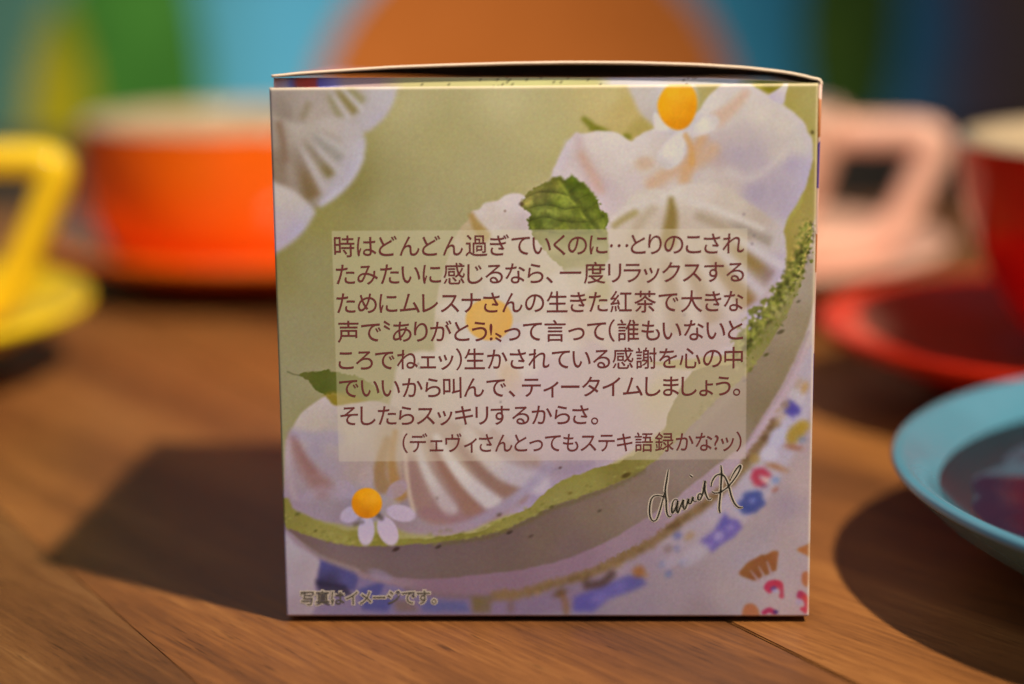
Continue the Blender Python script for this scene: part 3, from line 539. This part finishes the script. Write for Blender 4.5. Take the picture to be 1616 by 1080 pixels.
# cloth at both lower corners
cl = [(1330, 600), (1286, 640), (1266, 690), (1240, 740), (1210, 790), (1172, 826), (1130, 858), (1080, 886), (1020, 912), (960, 940), (900, 962), (860, 985), (1330, 1020)]
poly(cl, [(1270, 760, (176, 153, 143)), (1240, 800, (156, 137, 139)), (1200, 840, (158, 141, 139)), (1160, 870, (158, 141, 141)), (1240, 860, (166, 145, 137)), (1270, 830, (172, 151, 143)), (1150, 930, (162, 143, 137)), (1080, 920, (152, 133, 133)), (1000, 950, (144, 125, 129)), (1240, 940, (170, 145, 139)), (1100, 965, (146, 125, 123)), (1270, 960, (170, 141, 135)), (930, 962, (136, 119, 129))], 4)
poly([(440, 845), (470, 862), (504, 884), (502, 900), (496, 925), (500, 950), (480, 985), (440, 985)], [(456, 870, (168, 155, 153)), (480, 900, (162, 145, 145)), (470, 960, (152, 133, 135)), (456, 920, (164, 147, 149))], 4)
# blue blocks of the plate's border
def block(q, c, a=.9, f=4): poly(q, c, f, a, straight=True)
block([(506, 884), (560, 904), (566, 912), (560, 932), (540, 930), (500, 922)], [(510, 890, (76, 74, 116)), (550, 912, (78, 74, 116)), (520, 922, (56, 50, 74))])
block([(498, 916), (545, 924), (556, 940), (520, 940), (502, 930)], (50, 44, 62), .8)
block([(566, 930), (598, 920), (606, 922), (600, 940), (622, 944), (612, 966), (572, 962)], (78, 76, 120))
block([(662, 944), (690, 948), (735, 950), (742, 966), (668, 966)], (88, 86, 122), .85)
block([(620, 946), (650, 948), (660, 966), (626, 966)], (114, 92, 84), .8)
oval(600, 908, 20, 8, 20, (140, 124, 140), 4, .6)
block([(744, 942), (776, 942), (774, 968), (746, 968)], [(750, 950, (110, 90, 56)), (765, 960, (112, 92, 70))], .9)
oval(806, 958, 6, 10, 0, (112, 84, 74), 3, .6)
line([(884, 936), (892, 950), (894, 968)], (126, 88, 58), 8, 3, .8)
oval(884, 936, 12, 5, -20, (96, 70, 44), 3, .8)
block([(906, 942), (945, 926), (990, 908), (1012, 908), (1020, 922), (1000, 932), (960, 946), (936, 966), (904, 966)], [(920, 950, (90, 80, 136)), (960, 935, (98, 88, 140)), (1010, 916, (92, 84, 130))])
oval(945, 944, 12, 6, -25, (122, 106, 150), 3, .6); oval(980, 926, 10, 5, -25, (118, 104, 148), 3, .6)
line([(926, 924), (950, 920), (966, 906)], (76, 54, 48), 12, 4, .8)
oval(1008, 902, 10, 9, -30, (146, 96, 56), 3, .85); oval(1018, 908, 5, 4, 0, (150, 110, 70), 2, .7)
block([(1104, 854), (1126, 838), (1136, 822), (1144, 808), (1150, 818), (1164, 820), (1172, 832), (1158, 848), (1140, 858), (1124, 872), (1118, 866)], [(1115, 855, (108, 92, 148)), (1145, 822, (96, 86, 146)), (1160, 836, (110, 94, 150))], .9, 3)
oval(1134, 846, 9, 7, -40, (156, 140, 168), 3, .85); oval(1152, 832, 6, 5, -40, (150, 134, 168), 3, .7); oval(1122, 860, 4, 4, 0, (150, 134, 168), 2, .6)
for (x, y, rx, ry, c) in ((1079, 887, 7, 5, (92, 104, 140)), (1055, 906, 6, 5, (100, 108, 140)), (1046, 891, 7, 6, (122, 124, 146)), (1069, 845, 7, 6, (96, 98, 134)), (1088, 846, 9, 5, (156, 124, 84)), (1054, 866, 8, 6, (132, 108, 100)), (1068, 866, 5, 5, (118, 114, 140)), (1096, 876, 26, 12, (170, 156, 158)), (1060, 886, 16, 8, (164, 148, 152))):
    oval(x, y, rx, ry, -35, c, 2.5, .75)
oval(1180, 792, 24, 16, -40, (160, 156, 172), 5, .7)
for (dx, dy) in ((-12, 4), (-4, -8), (8, -10), (12, 2), (2, 10), (-8, 12)):
    oval(1186 + dx, 792 + dy, 10, 8, 0, (74, 80, 128), 2.5, .9)
oval(1188, 789, 5, 4, 0, (116, 122, 170), 2, .9)
for (dx, dy) in ((-10, 0), (-7, -8), (2, -9), (9, -3), (-6, 8), (2, 10)):
    oval(1201 + dx, 753 + dy, 7, 6, 0, (170, 58, 74), 2, .85)
oval(1208, 757, 6, 5, 0, (206, 176, 160), 2, .9); oval(1206, 768, 7, 3, 0, (110, 90, 110), 2, .6)
for (x, y, rx, ry, r, c) in ((1224, 758, 6, 5, 0, (120, 130, 160)), (1223, 773, 5, 3, -30, (156, 92, 72)), (1222, 736, 14, 4, 15, (158, 104, 66)), (1236, 742, 8, 3, 10, (164, 120, 84)), (1191, 724, 8, 8, 0, (158, 128, 76)), (1214, 716, 14, 12, 0, (188, 176, 182)),
                             (1228, 690, 18, 14, -50, (180, 172, 184)), (1256, 684, 20, 12, -50, (160, 128, 50)), (1268, 672, 10, 9, 0, (168, 136, 60)), (1266, 694, 7, 5, 0, (130, 130, 140)), (1252, 706, 14, 4, 10, (150, 96, 66)), (1258, 626, 12, 12, 0, (186, 172, 170)), (1270, 612, 5, 10, 20, (180, 140, 84))):
    oval(x, y, rx, ry, r, c, 3, .85)
block([(1236, 650), (1246, 640), (1244, 630), (1252, 634), (1264, 646), (1260, 656), (1252, 654), (1254, 662), (1246, 656)], (84, 74, 140), .9, 2.5)
soften([(560, 1010), (640, 930), (800, 935), (900, 905), (1000, 872), (1080, 812), (1170, 730), (1225, 650), (1270, 560), (1310, 560), (1310, 660), (1250, 740), (1180, 830), (1090, 900), (960, 960), (880, 1010)], 2.8, 5)
# fans and red curls on the cloth
F3 = lambda pts: [(1140 + x / 7.713, 840 + y / 7.713) for x, y in pts]
cloth_c = (160, 132, 128)
poly(F3([(205, 490), (260, 420), (320, 360), (400, 320), (470, 280), (540, 270), (610, 230), (680, 240), (672, 330), (656, 460), (640, 470), (580, 500), (548, 520), (480, 545), (410, 590), (300, 560), (220, 525)]), [(1175, 898, (138, 92, 54)), (1210, 880, (136, 84, 48)), (1224, 874, (148, 96, 60)), (1192, 910, (130, 78, 46))], 2.4, .95)
for a_, b_, w_ in (((345, 470), (440, 590), 1.5), ((445, 420), (520, 560), 1.5), ((545, 360), (600, 520), 2.0)):
    line(F3([a_, ((a_[0] + b_[0]) / 2, (a_[1] + b_[1]) / 2), b_]), cloth_c, w_, 1.8, .9, w2=5)
poly(F3([(505, 680), (540, 610), (600, 585), (680, 585), (735, 625), (745, 720), (748, 790), (715, 808), (690, 780), (700, 720), (660, 680), (600, 735), (560, 740)]), [(1212, 925, (170, 60, 82)), (1224, 918, (172, 54, 70)), (1233, 936, (168, 78, 88))], 2, .95)
oval(1221, 929, 5, 3.5, -20, (96, 80, 116), 2, .75); oval(1223, 933, 5, 3, 0, (160, 140, 156), 2, .8)
poly(F3([(905, 780), (930, 715), (990, 730), (1045, 790), (1058, 880), (1030, 985), (985, 975), (945, 930), (1000, 900), (985, 840), (930, 815)]), [(1260, 938, (150, 56, 90)), (1272, 944, (186, 74, 62)), (1272, 960, (180, 66, 80))], 2, .95)
oval(1261, 950, 6, 5, 0, (164, 140, 150), 2.5, .8)
poly([(1258, 868), (1268, 862), (1285, 858), (1285, 880), (1272, 876)], (164, 104, 60), 2.5, .9)
poly([(1266, 906), (1274, 902), (1280, 912), (1274, 926), (1266, 920)], (166, 102, 66), 2.5, .9)
poly([(1172, 964), (1178, 954), (1190, 954), (1198, 966), (1196, 985), (1172, 985)], (162, 100, 66), 2.5, .9)
line([(1206, 967), (1214, 963), (1222, 967)], (158, 52, 78), 8, 2, .9); oval(1224, 966, 4, 3, 0, (74, 60, 100), 2, .85)
soften([(1090, 1020), (1120, 780), (1150, 720), (1200, 640), (1240, 560), (1330, 540), (1330, 1020)], 1.5, 6)
soften([(430, 850), (480, 860), (600, 905), (760, 925), (900, 905), (1000, 870), (1100, 790), (1120, 870), (1040, 1010), (430, 1010)], 1.9, 6)

soften([(440, 690), (520, 660), (640, 690), (800, 690), (880, 740), (800, 810), (640, 850), (470, 815)], 1.6, 6)
# --- bottom flower
for (x, y, rx, ry, r, c, a) in ((627, 772, 18, 12, -38, (166, 142, 142), .8), (546, 772, 18, 12, 38, (166, 146, 150), .7), (578, 752, 12, 18, 0, (176, 152, 140), .6), (553, 812, 17, 12, -28, (176, 158, 164), .95), (633, 810, 23, 13, 12, (184, 164, 170), 1), (578, 838, 13, 23, 4, (184, 166, 176), 1), (612, 838, 15, 24, -24, (188, 168, 180), 1)):
    oval(x, y, rx, ry, r, c, 2.5, a)
line([(596, 812), (602, 818)], (84, 70, 50), 8, 4, .6); line([(560, 828), (572, 824)], (96, 84, 60), 6, 4, .5)
oval(579, 794, 24, 24, 0, [(572, 784, (228, 158, 30)), (590, 786, (232, 164, 40)), (578, 812, (196, 120, 26)), (560, 796, (206, 130, 20)), (595, 806, (218, 142, 20))], 2)

soften([(980, 120), (1130, 120), (1240, 150), (1290, 230), (1240, 480), (1150, 570), (940, 520), (960, 330), (860, 290), (900, 205)], 1.3, 4)
canvas *= np.array((.955, .938, .978))
canvas += .26 * (canvas - blur(canvas, 16)) + .30 * (canvas - blur(canvas, 1.6))
# --- paper: screen dots and slight unevenness of the ink
canvas *= (1 + .010 * noise(1.0, 21))[..., None]
canvas += (.006 * np.stack([noise(.8, 31), noise(.8, 32), noise(.8, 33)], -1))
canvas += (.007 * np.sin(GX * 2 * np.pi / 5.3) * np.cos(GY * 2 * np.pi / 5.3))[..., None]
# --- pale see-through box printed behind the text
pan = np.array([(523.5, 364.5), (1179.5, 360.5), (1177, 724.5), (535, 728.5)])
al = .46 * smooth(sdist(pan, GX, GY) / 1.6 + .5)
canvas += al[..., None] * (field([(560, 400, (197, 183, 144)), (800, 380, (207, 191, 158)), (1150, 380, (207, 189, 160)), (1150, 560, (205, 181, 164)), (850, 560, (213, 193, 176)), (560, 560, (189, 173, 136)), (600, 710, (197, 179, 158)), (900, 700, (207, 183, 172)), (1150, 700, (187, 165, 148))], GX, GY, 2) - canvas)
# --- pale halo of the small caption and of the signature are geometry; worn white fold at the edges
canvas = np.clip(canvas, 0.02, 1)
# ---------------------------------------------------------------- bake the print and fold the carton
LW, LH, LD = 0.08, 0.0809, 0.080          # carton width, height, depth
GAP = 0.0009                              # the bulging bottom lifts the folds off the table
YAW = -0.035145
box = thing('tea_box', 'small square carton printed with a matcha cream cake and Japanese text, lid lifted', 'box', (0.0048535, 0.3057422, GAP), YAW)
# print map: carton front (u 0..1 across, v 0..1 up) -> print area
SRC = [(0, 0), (1, 0), (1, 1), (0, 1)]; DST = [(452, 973.5), (1277, 974), (1292, 132), (424.5, 139)]
A = []; B = []
for (u, v), (x, y) in zip(SRC, DST):
    A += [[u, v, 1, 0, 0, 0, -u * x, -v * x], [0, 0, 0, u, v, 1, -u * y, -v * y]]; B += [x, y]
Hm = np.append(np.linalg.solve(np.array(A, float), np.array(B, float)), 1).reshape(3, 3); Hi = np.linalg.inv(Hm)
def to_print(u, v):
    q = np.stack([u, v, np.ones_like(u)], -1) @ Hm.T; return q[..., 0] / q[..., 2], q[..., 1] / q[..., 2]
def to_face(x, y):
    q = Hi @ np.array([x, y, 1.0]); return (q[0] / q[2] - .5) * LW, q[1] / q[2] * LH
ILL = np.array(ILLUM)                     # light that falls on the front: ink colour = printed look / light
def sample(u, v):
    x, y = to_print(u, v); x = np.clip(x - PX0 - .5, 0, PW - 1.001); y = np.clip(y - PY0 - .5, 0, PH - 1.001)
    i, j = x.astype(int), y.astype(int); fx, fy = (x - i)[..., None], (y - j)[..., None]
    c = canvas[j, i] * (1 - fx) * (1 - fy) + canvas[j, i + 1] * fx * (1 - fy) + canvas[j + 1, i] * (1 - fx) * fy + canvas[j + 1, i + 1] * fx * fy
    lin = srgb(c) / ILL
    return np.clip(lin, 0.004, 0.9)
RF = 0.00042                              # fold radius
def grid_mesh(name, V, cols=None):
    # V: (rows, cols, 3) array of points
    R, Cn = V.shape[:2]; me = bpy.data.meshes.new(name)
    idx = np.arange(R * Cn).reshape(R, Cn)
    q = np.stack([idx[:-1, :-1], idx[:-1, 1:], idx[1:, 1:], idx[1:, :-1]], -1).reshape(-1, 4)
    me.vertices.add(R * Cn); me.vertices.foreach_set('co', V.reshape(-1).astype(np.float32))
    me.loops.add(q.size); me.loops.foreach_set('vertex_index', q.reshape(-1).astype(np.int32))
    me.polygons.add(len(q)); me.polygons.foreach_set('loop_start', (np.arange(len(q)) * 4).astype(np.int32)); me.polygons.foreach_set('loop_total', np.full(len(q), 4, np.int32))
    me.update(calc_edges=True); me.validate()
    if cols is not None:
        a = me.color_attributes.new('print', 'FLOAT_COLOR', 'POINT'); a.data.foreach_set('color', np.concatenate([cols, np.ones(cols.shape[:2] + (1,))], -1).reshape(-1).astype(np.float32))
    me.polygons.foreach_set('use_smooth', np.ones(len(q), bool))
    return me
N = 700
aw = RF * math.pi / 2
# profile across: left fold arc, flat, right fold arc
arcn = 7
xs = []; ys = []; us = []
for i in range(arcn):
    a = math.pi / 2 * (1 - i / arcn); xs.append(-LW / 2 + RF - RF * math.sin(a)); ys.append(RF - RF * math.cos(a)); us.append((xs[-1] + LW / 2 - (ys[-1])) / LW)
for i in range(N):
    x = -LW / 2 + RF + (LW - 2 * RF) * i / (N - 1); xs.append(x); ys.append(0); us.append((x + LW / 2) / LW)
for i in range(1, arcn + 1):
    a = math.pi / 2 * i / arcn; xs.append(LW / 2 - RF + RF * math.sin(a)); ys.append(RF - RF * math.cos(a)); us.append((xs[-1] + LW / 2 + ys[-1]) / LW)
# profile up: bottom fold arc, flat, top fold arc (leaning back)
zs = []; yz = []; vs = []
for i in range(arcn):
    a = math.pi / 2 * (1 - i / arcn); zs.append(RF - RF * math.sin(a)); yz.append(RF - RF * math.cos(a)); vs.append((zs[-1] - yz[-1]) / LH)
for i in range(N):
    z = RF + (LH - 2 * RF) * i / (N - 1); zs.append(z); yz.append(0); vs.append(z / LH)
for i in range(1, arcn + 1):
    a = math.pi / 2 * i / arcn; zs.append(LH - RF + RF * math.sin(a)); yz.append(RF - RF * math.cos(a)); vs.append((zs[-1] + yz[-1]) / LH)
xs, ys, us, zs, yz, vs = map(np.array, (xs, ys, us, zs, yz, vs))
Xg, Zg = np.meshgrid(xs, zs); Yg = ys[None, :] + yz[:, None]
# thin card is never dead flat: a slight bow
Yg = Yg + 0.00025 * np.sin(np.pi * us[None, :].clip(0, 1)) * np.sin(np.pi * vs[:, None].clip(0, 1)) * -1
Ug, Vg = np.meshgrid(us, vs)
ink = sample(Ug.clip(.001, .999), Vg.clip(.001, .999))
# worn folds: the card shows through the ink along the creases
wear_n = np.random.RandomState(5).rand(*Ug.shape)
edge = np.maximum(np.exp(-((1 - Vg) * LH / 0.00034) ** 2) * .62, np.exp(-((1 - Ug) * LW / 0.00034) ** 2) * .55)
edge = np.maximum(edge, np.exp(-(Vg * LH / 0.0003) ** 2) * .35) * (.75 + .5 * wear_n)
ink += edge[..., None].clip(0, 1) * (np.array((.66, .60, .48)) - ink)
M_print = attr_color(mat('printed_card', rough=0.5, spec=0.32), 'print')
n, l, b = nodes(M_print); tc = n.new('ShaderNodeTexCoord'); tn = n.new('ShaderNodeTexNoise'); tn.inputs['Scale'].default_value = 2600; tn.inputs['Detail'].default_value = 2
bp = n.new('ShaderNodeBump'); bp.inputs['Strength'].default_value = 0.12; bp.inputs['Distance'].default_value = 0.00004
l.new(tc.outputs['Object'], tn.inputs['Vector']); l.new(tn.outputs['Fac'], bp.inputs['Height']); l.new(bp.outputs['Normal'], b.inputs['Normal'])
front = link('front_panel', grid_mesh('front_panel', np.stack([Xg, Yg, Zg], -1), ink), box, [M_print])
# other walls
def pattern(name):
    m = mat(name, rough=0.5, spec=0.32); n, l, b = nodes(m)
    tc = n.new('ShaderNodeTexCoord'); v = n.new('ShaderNodeTexVoronoi'); v.inputs['Scale'].default_value = 130; nz = n.new('ShaderNodeTexNoise'); nz.inputs['Scale'].default_value = 90
    l.new(tc.outputs['Object'], v.inputs['Vector']); l.new(tc.outputs['Object'], nz.inputs['Vector'])
    r = n.new('ShaderNodeValToRGB'); r.color_ramp.interpolation = 'CONSTANT'; e = r.color_ramp.elements
    e[0].color = (0.62, 0.46, 0.42, 1); e[1].position = 0.82; e[1].color = (0.40, 0.15, 0.05, 1)
    for p, c in ((0.50, (0.62, 0.48, 0.44, 1)), (0.56, (0.10, 0.06, 0.30, 1)), (0.64, (0.62, 0.46, 0.42, 1)), (0.70, (0.48, 0.06, 0.07, 1)), (0.76, (0.55, 0.42, 0.40, 1))):
        x = e.new(p); x.color = c
    sp = n.new('ShaderNodeSeparateColor'); l.new(v.outputs['Color'], sp.inputs[0]); l.new(sp.outputs[0], r.inputs['Fac']); l.new(r.outputs['Color'], b.inputs['Base Color'])
    return m
M_pat = pattern('printed_card_pattern'); M_card = mottle(mat('bare_card', rough=0.8, spec=0.15), (0.58, 0.52, 0.42), (0.66, 0.60, 0.50), 300)
M_edge = mat('cut_card_edge', (0.80, 0.73, 0.60), 0.8, 0.1)
def wall(name, pts, m): return link(name, mesh(name, pts, [(0, 1, 2, 3)]), box, [m])
CT = 0.00042
def sidewall(s):
    n, r_ = 24, 12; V = np.zeros((r_, n, 3))
    for k_ in range(r_):
        q = k_ / (r_ - 1)
        for i in range(n):
            t = i / (n - 1); y = RF + (LD - RF) * t; fl = .0006 * max(0, q - .35) ** 1.3 / .65 if s > 0 else 0
            V[k_, i] = (s * (LW / 2 + 0.0006 * math.sin(math.pi * t) * (1 + q) + fl * (1 - .6 * t)), y, 0.0003 + q * (LH - .0003 - (.0002 + .0068 * t if s > 0 else .0068 * t)))
    me = grid_mesh('side_panel', V if s > 0 else V[:, ::-1]); o = link('side_panel', me, box, [M_pat])
    md = o.modifiers.new('card', 'SOLIDIFY'); md.thickness = CT; md.offset = -1; return o
sidewall(-1); sidewall(1)
o = link('back_panel', mesh('back_panel', [(LW / 2, LD, 0.0003), (-LW / 2, LD, 0.0003), (-LW / 2, LD, LH - .0068), (LW / 2, LD, LH - .0068)], [(0, 1, 2, 3)]), box, [M_pat]); o.modifiers.new('card', 'SOLIDIFY').thickness = CT
# bottom: sags to the table in the middle
n = 20; V = np.zeros((n, n, 3))
for i in range(n):
    for j in range(n):
        u, v = j / (n - 1), i / (n - 1); s_ = min(1, 3 * min(u, 1 - u, v, 1 - v)); V[i, j] = ((u - .5) * (LW - .0012), RF + .0004 + v * (LD - .0016), 0.0004 - (0.0004 + GAP - .00005) * s_)
link('bottom_panel', grid_mesh('bottom_panel', V[:, ::-1]), box, [M_card])
# tuck flap of the lid, standing a little proud behind the front; the print runs on over it
n, m_ = 220, 16; V = np.zeros((m_, n, 3)); Cc = np.zeros((m_, n, 3))
U_ = np.linspace(.006, .985, n); FH = np.interp(U_, [0, .3, .6, .8, .9, 1], [.00135, .00125, .00100, .00085, .00045, .0000])
for i in range(m_):
    t = i / (m_ - 1)
    V[i, :, 0] = (U_ - .5) * LW; V[i, :, 1] = RF + .0005 + .0008 * t; V[i, :, 2] = LH - .004 + (.004 + FH) * t
    col = np.zeros((n, 3)); pts = [(0, (200, 140, 120)), (.03, (186, 156, 156)), (.042, (120, 110, 160)), (.052, (190, 76, 56)), (.07, (206, 72, 50)), (.085, (196, 74, 62)), (.092, (120, 106, 170)), (.12, (160, 140, 176)), (.14, (196, 156, 146)), (.20, (186, 146, 132)), (.25, (196, 172, 112)), (.5, (196, 180, 116)), (.6, (190, 172, 112)), (.63, (204, 184, 174)), (.85, (206, 190, 184)), (.9, (150, 140, 60)), (1, (170, 150, 80))]
    for k in range(3): col[:, k] = np.interp(U_ + .003 * math.sin(9 * t), [p for p, _ in pts], [c[k] for _, c in pts])
    Cc[i] = srgb(col / 255) / ILL
for q in range(26):
    i, j = random.randrange(m_ - 6, m_), random.randrange(int(n * .28), int(n * .8)); Cc[i, j] *= .3
fl = link('tuck_flap', grid_mesh('tuck_flap', V, Cc.clip(.004, .9)), box, [M_print, M_card])
md = fl.modifiers.new('card', 'SOLIDIFY'); md.thickness = CT; md.offset = -1; md.material_offset = 1; md.material_offset_rim = 1
# lid: hinged along the right wall, sprung up in a shallow arch, cut edge to the front
lx = [427, 470, 520, 620, 700, 800, 900, 1000, 1100, 1180, 1240, 1275, 1292]
ly = [119, 114.5, 111, 104.5, 101.5, 98.5, 97, 97.5, 100.5, 105.5, 112.5, 119, 126]
n, m_ = 160, 26; V = np.zeros((m_, n, 3))
fx_, fz_ = np.array([to_face(a, b) for a, b in zip(lx, ly)]).T
U_ = np.linspace(0, 1, n); X_ = fx_[0] + (LW / 2 - .0002 - fx_[0]) * U_
zf = np.interp(X_, fx_, fz_); k = np.exp(-np.linspace(-2, 2, 13) ** 2); k /= k.sum(); zf = np.convolve(np.pad(zf, 6, mode='edge'), k, 'valid')
drop = np.interp(U_, [0, .12, .3, .8, 1], [.0032, .0042, .0054, .0058, .0052])
for i in range(m_):
    t = i / (m_ - 1); s_ = (1 - t) ** 1.25
    V[i, :, 0] = X_; V[i, :, 1] = 0.0008 + (LD - .0008) * t; V[i, :, 2] = LH + 0.0006 + (zf - LH - 0.0006) * s_ - drop * t
M_lid = mottle(mat('lid_print', rough=0.5, spec=0.3), (0.50, 0.10, 0.10), (0.62, 0.40, 0.42), 120)
# the fold at the right: the sheet turns down into the wall
E_ = np.zeros((m_, 9, 3))
for q in range(9):
    a = math.radians(92) * (q + 1) / 9
    E_[:, q, 0] = V[:, -1, 0] + .0009 * math.sin(a); E_[:, q, 1] = V[:, -1, 1]; E_[:, q, 2] = V[:, -1, 2] - .0010 * (1 - math.cos(a))
V = np.concatenate([V, E_], 1)
lid = link('lid', grid_mesh('lid', V), box, [M_lid, M_card, M_edge])
md = lid.modifiers.new('card', 'SOLIDIFY'); md.thickness = CT; md.offset = -1; md.material_offset = 1; md.material_offset_rim = 2
# ---------------------------------------------------------------- lettering
M_ink = mat('maroon_ink', tuple(srgb(np.array((112, 50, 46)) / 255) / ILL * .85), 0.55, 0.25)
M_halo = mat('pale_halo_ink', tuple(srgb(np.array((188, 166, 142)) / 255) / ILL), 0.55, 0.25)
M_cap = mat('olive_grey_ink', tuple(srgb(np.array((80, 70, 58)) / 255) / ILL), 0.55, 0.25)
M_sig = mat('black_ink', tuple(srgb(np.array((44, 40, 30)) / 255) / ILL * .8), 0.55, 0.25)
gl_cache = {}
def glyph(ch, off):
    if (ch, off) not in gl_cache:
        c = bpy.data.curves.new('t', 'FONT'); c.body = ch; c.size = 1; c.resolution_u = 6; c.offset = off; c.fill_mode = 'FRONT'
        o = bpy.data.objects.new('t', c); COL.objects.link(o); bpy.context.view_layer.update()
        me = bpy.data.meshes.new_from_object(o.evaluated_get(bpy.context.evaluated_depsgraph_get()))
        V = np.array([v.co[:2] for v in me.vertices]).reshape(-1, 2); F = [tuple(p.vertices) for p in me.polygons]
        bpy.data.objects.remove(o); bpy.data.meshes.remove(me); bpy.data.curves.remove(c); gl_cache[(ch, off)] = (V, F)
    return gl_cache[(ch, off)]
def bow(x, z): return -0.00025 * math.sin(math.pi * min(1, max(0, x / LW + .5))) * math.sin(math.pi * min(1, max(0, z / LH)))
def set_text(lines, off, lift, base_off=None):
    # lines: (string, left x, right x, top y, bottom y at left, top y, bottom y at right) in print-area units; tight setting
    Vs = []; Fs = []
    for s, x0, x1, yt0, yb0, yt1, yb1 in lines:
        adv = []; pos = 0; items = []
        for ch in s:
            V, F = glyph(ch, base_off if base_off is not None else off)
            mn, mx = V[:, 0].min(), V[:, 0].max(); wd = mx - mn
            gap = .115
            if ch in '、。': gap = .10
            items.append((ch, pos - mn, mn)); pos += wd + (0.30 if ch in '、' else gap)
        total = pos - (.115 if s[-1] not in '。' else .10)
        a0, b0 = to_face(x0, yb0), to_face(x1, yb1); t0, t1 = to_face(x0, yt0), to_face(x1, yt1)
        sx = (b0[0] - a0[0]) / total; ex = ((b0[0] - a0[0]), (b0[1] - a0[1])); hz = ((t0[1] - a0[1]) + (t1[1] - b0[1])) / 2
        # glyph box runs from -0.07 to 0.80 em
        for ch, ox, mn in items:
            V, F = glyph(ch, off); n0 = len(Vs)
            for gx, gy in V:
                q = (gx + ox) / total; gy = gy + (0.27 if ch == '…' else 0); hy = (gy - LOW) / (HIGH - LOW) * hz
                x = a0[0] + ex[0] * q; z = a0[1] + ex[1] * q + hy
                Vs.append((x, bow(x, z) - lift, z))
            Fs += [tuple(n0 + i for i in f) for f in F]
    return Vs, Fs
LOW, HIGH = -0.06, 0.80
msg = [('時はどんどん過ぎていくのに…とりのこされ', 528, 1174, 371.5, 405, 370, 400),
       ('たみたいに感じるなら、一度リラックスする', 531, 1174, 417, 449, 413.5, 444.5),
       ('ためにムレスナさんの生きた紅茶で大きな', 532, 1173, 462.5, 494.5, 459.5, 491),
       ('声で〝ありがとう!〟って言って（誰もいないと', 533.5, 1172.5, 507.5, 539.5, 505, 536.5),
       ('ころでねェッ）生かされている感謝を心の中', 535, 1172, 552, 583.5, 549, 580),
       ('でいいから叫んで、ティータイムしましょう。', 536, 1168, 596.5, 627.5, 593.5, 624),
       ('そしたらスッキリするからさ。', 538, 944, 640.5, 671, 639.5, 669),
       ('（デェヴィさんとってもステキ語録かな?ッ）', 636, 1170, 684.5, 713.5, 683.5, 711)]
v, f = set_text(msg, 0.003, 0.00003, 0.0)
link('message_text', mesh('message_text', v, f), front, [M_ink])
cap = [('写真はイメージです。', 475.5, 689, 933.5, 955, 932, 953)]
v, f = set_text(cap, 0.075, 0.00002, 0.0); h_ = link('caption_halo', mesh('caption_halo', v, f), front, [M_halo])
v, f = set_text(cap, 0.014, 0.00004, 0.0); link('caption_text', mesh('caption_text', v, f), front, [M_cap])
# signature: pen strokes (print-area units)
def Z9(p): return [(1015 + x / 9.506, 725 + y / 9.506) for x, y in p]
sig = [[(377, 150), (358, 280), (332, 460), (345, 600), (348, 720), (360, 810), (385, 855), (405, 858), (428, 842)],
       [(340, 570), (300, 552), (230, 540), (170, 546), (125, 590), (102, 680), (96, 790), (110, 870), (140, 915), (178, 918), (212, 880), (250, 770), (290, 620), (332, 460)],
       [(522, 610), (490, 595), (455, 620), (435, 690), (428, 770), (440, 802), (470, 760), (512, 660), (520, 620), (508, 700), (505, 770), (525, 795), (560, 700), (604, 604), (598, 680), (612, 742), (640, 722), (680, 590), (676, 640), (700, 660), (722, 645), (748, 560), (745, 600), (770, 625), (806, 622)],
       [(876, 524), (850, 510), (826, 540), (822, 590), (842, 608), (868, 580), (900, 480), (930, 318), (920, 420), (934, 500), (960, 570), (985, 600), (1010, 600), (1028, 578)],
       [(696, 234), (718, 250), (742, 266)],
       [(1166, 84), (1176, 200), (1170, 340), (1160, 500), (1148, 620), (1140, 720), (1146, 775), (1158, 803)],
       [(1020, 404), (1030, 340), (1070, 265), (1120, 228), (1168, 222), (1215, 250), (1255, 320), (1290, 420), (1320, 540), (1360, 640), (1410, 705), (1460, 725), (1498, 714)],
       [(1030, 476), (1060, 500), (1110, 502), (1180, 478), (1260, 420), (1340, 330), (1410, 230), (1456, 140), (1462, 96), (1444, 92), (1400, 140), (1350, 220), (1308, 300)]]
def pen(strokes, wd, lift):
    Vs = []; Fs = []
    for st in strokes:
        pts = spline(Z9(st), 6, closed=False); m = len(pts); P = [Vector((*to_face(*p), 0)) for p in pts]
        n0 = len(Vs)
        for i, p in enumerate(P):
            d = (P[min(i + 1, m - 1)] - P[max(i - 1, 0)]).normalized(); nn = Vector((-d.y, d.x, 0))
            ww = wd * (0.5 + 0.5 * min(1, 6 * min(i, m - 1 - i) / m + .2)) * (1.15 - .35 * abs(d.x))
            for s in (-1, 1):
                q = p + nn * s * ww / 2; Vs.append((q.x, bow(q.x, q.y) - lift, q.y))
            if i: Fs.append((n0 + 2 * i - 2, n0 + 2 * i - 1, n0 + 2 * i + 1, n0 + 2 * i))
    return Vs, Fs
v, f = pen(sig, 0.00058, 0.00002); link('signature_halo', mesh('signature_halo', v, f), front, [M_halo])
v, f = pen(sig, 0.00024, 0.00004); link('signature', mesh('signature', v, f), front, [M_sig])
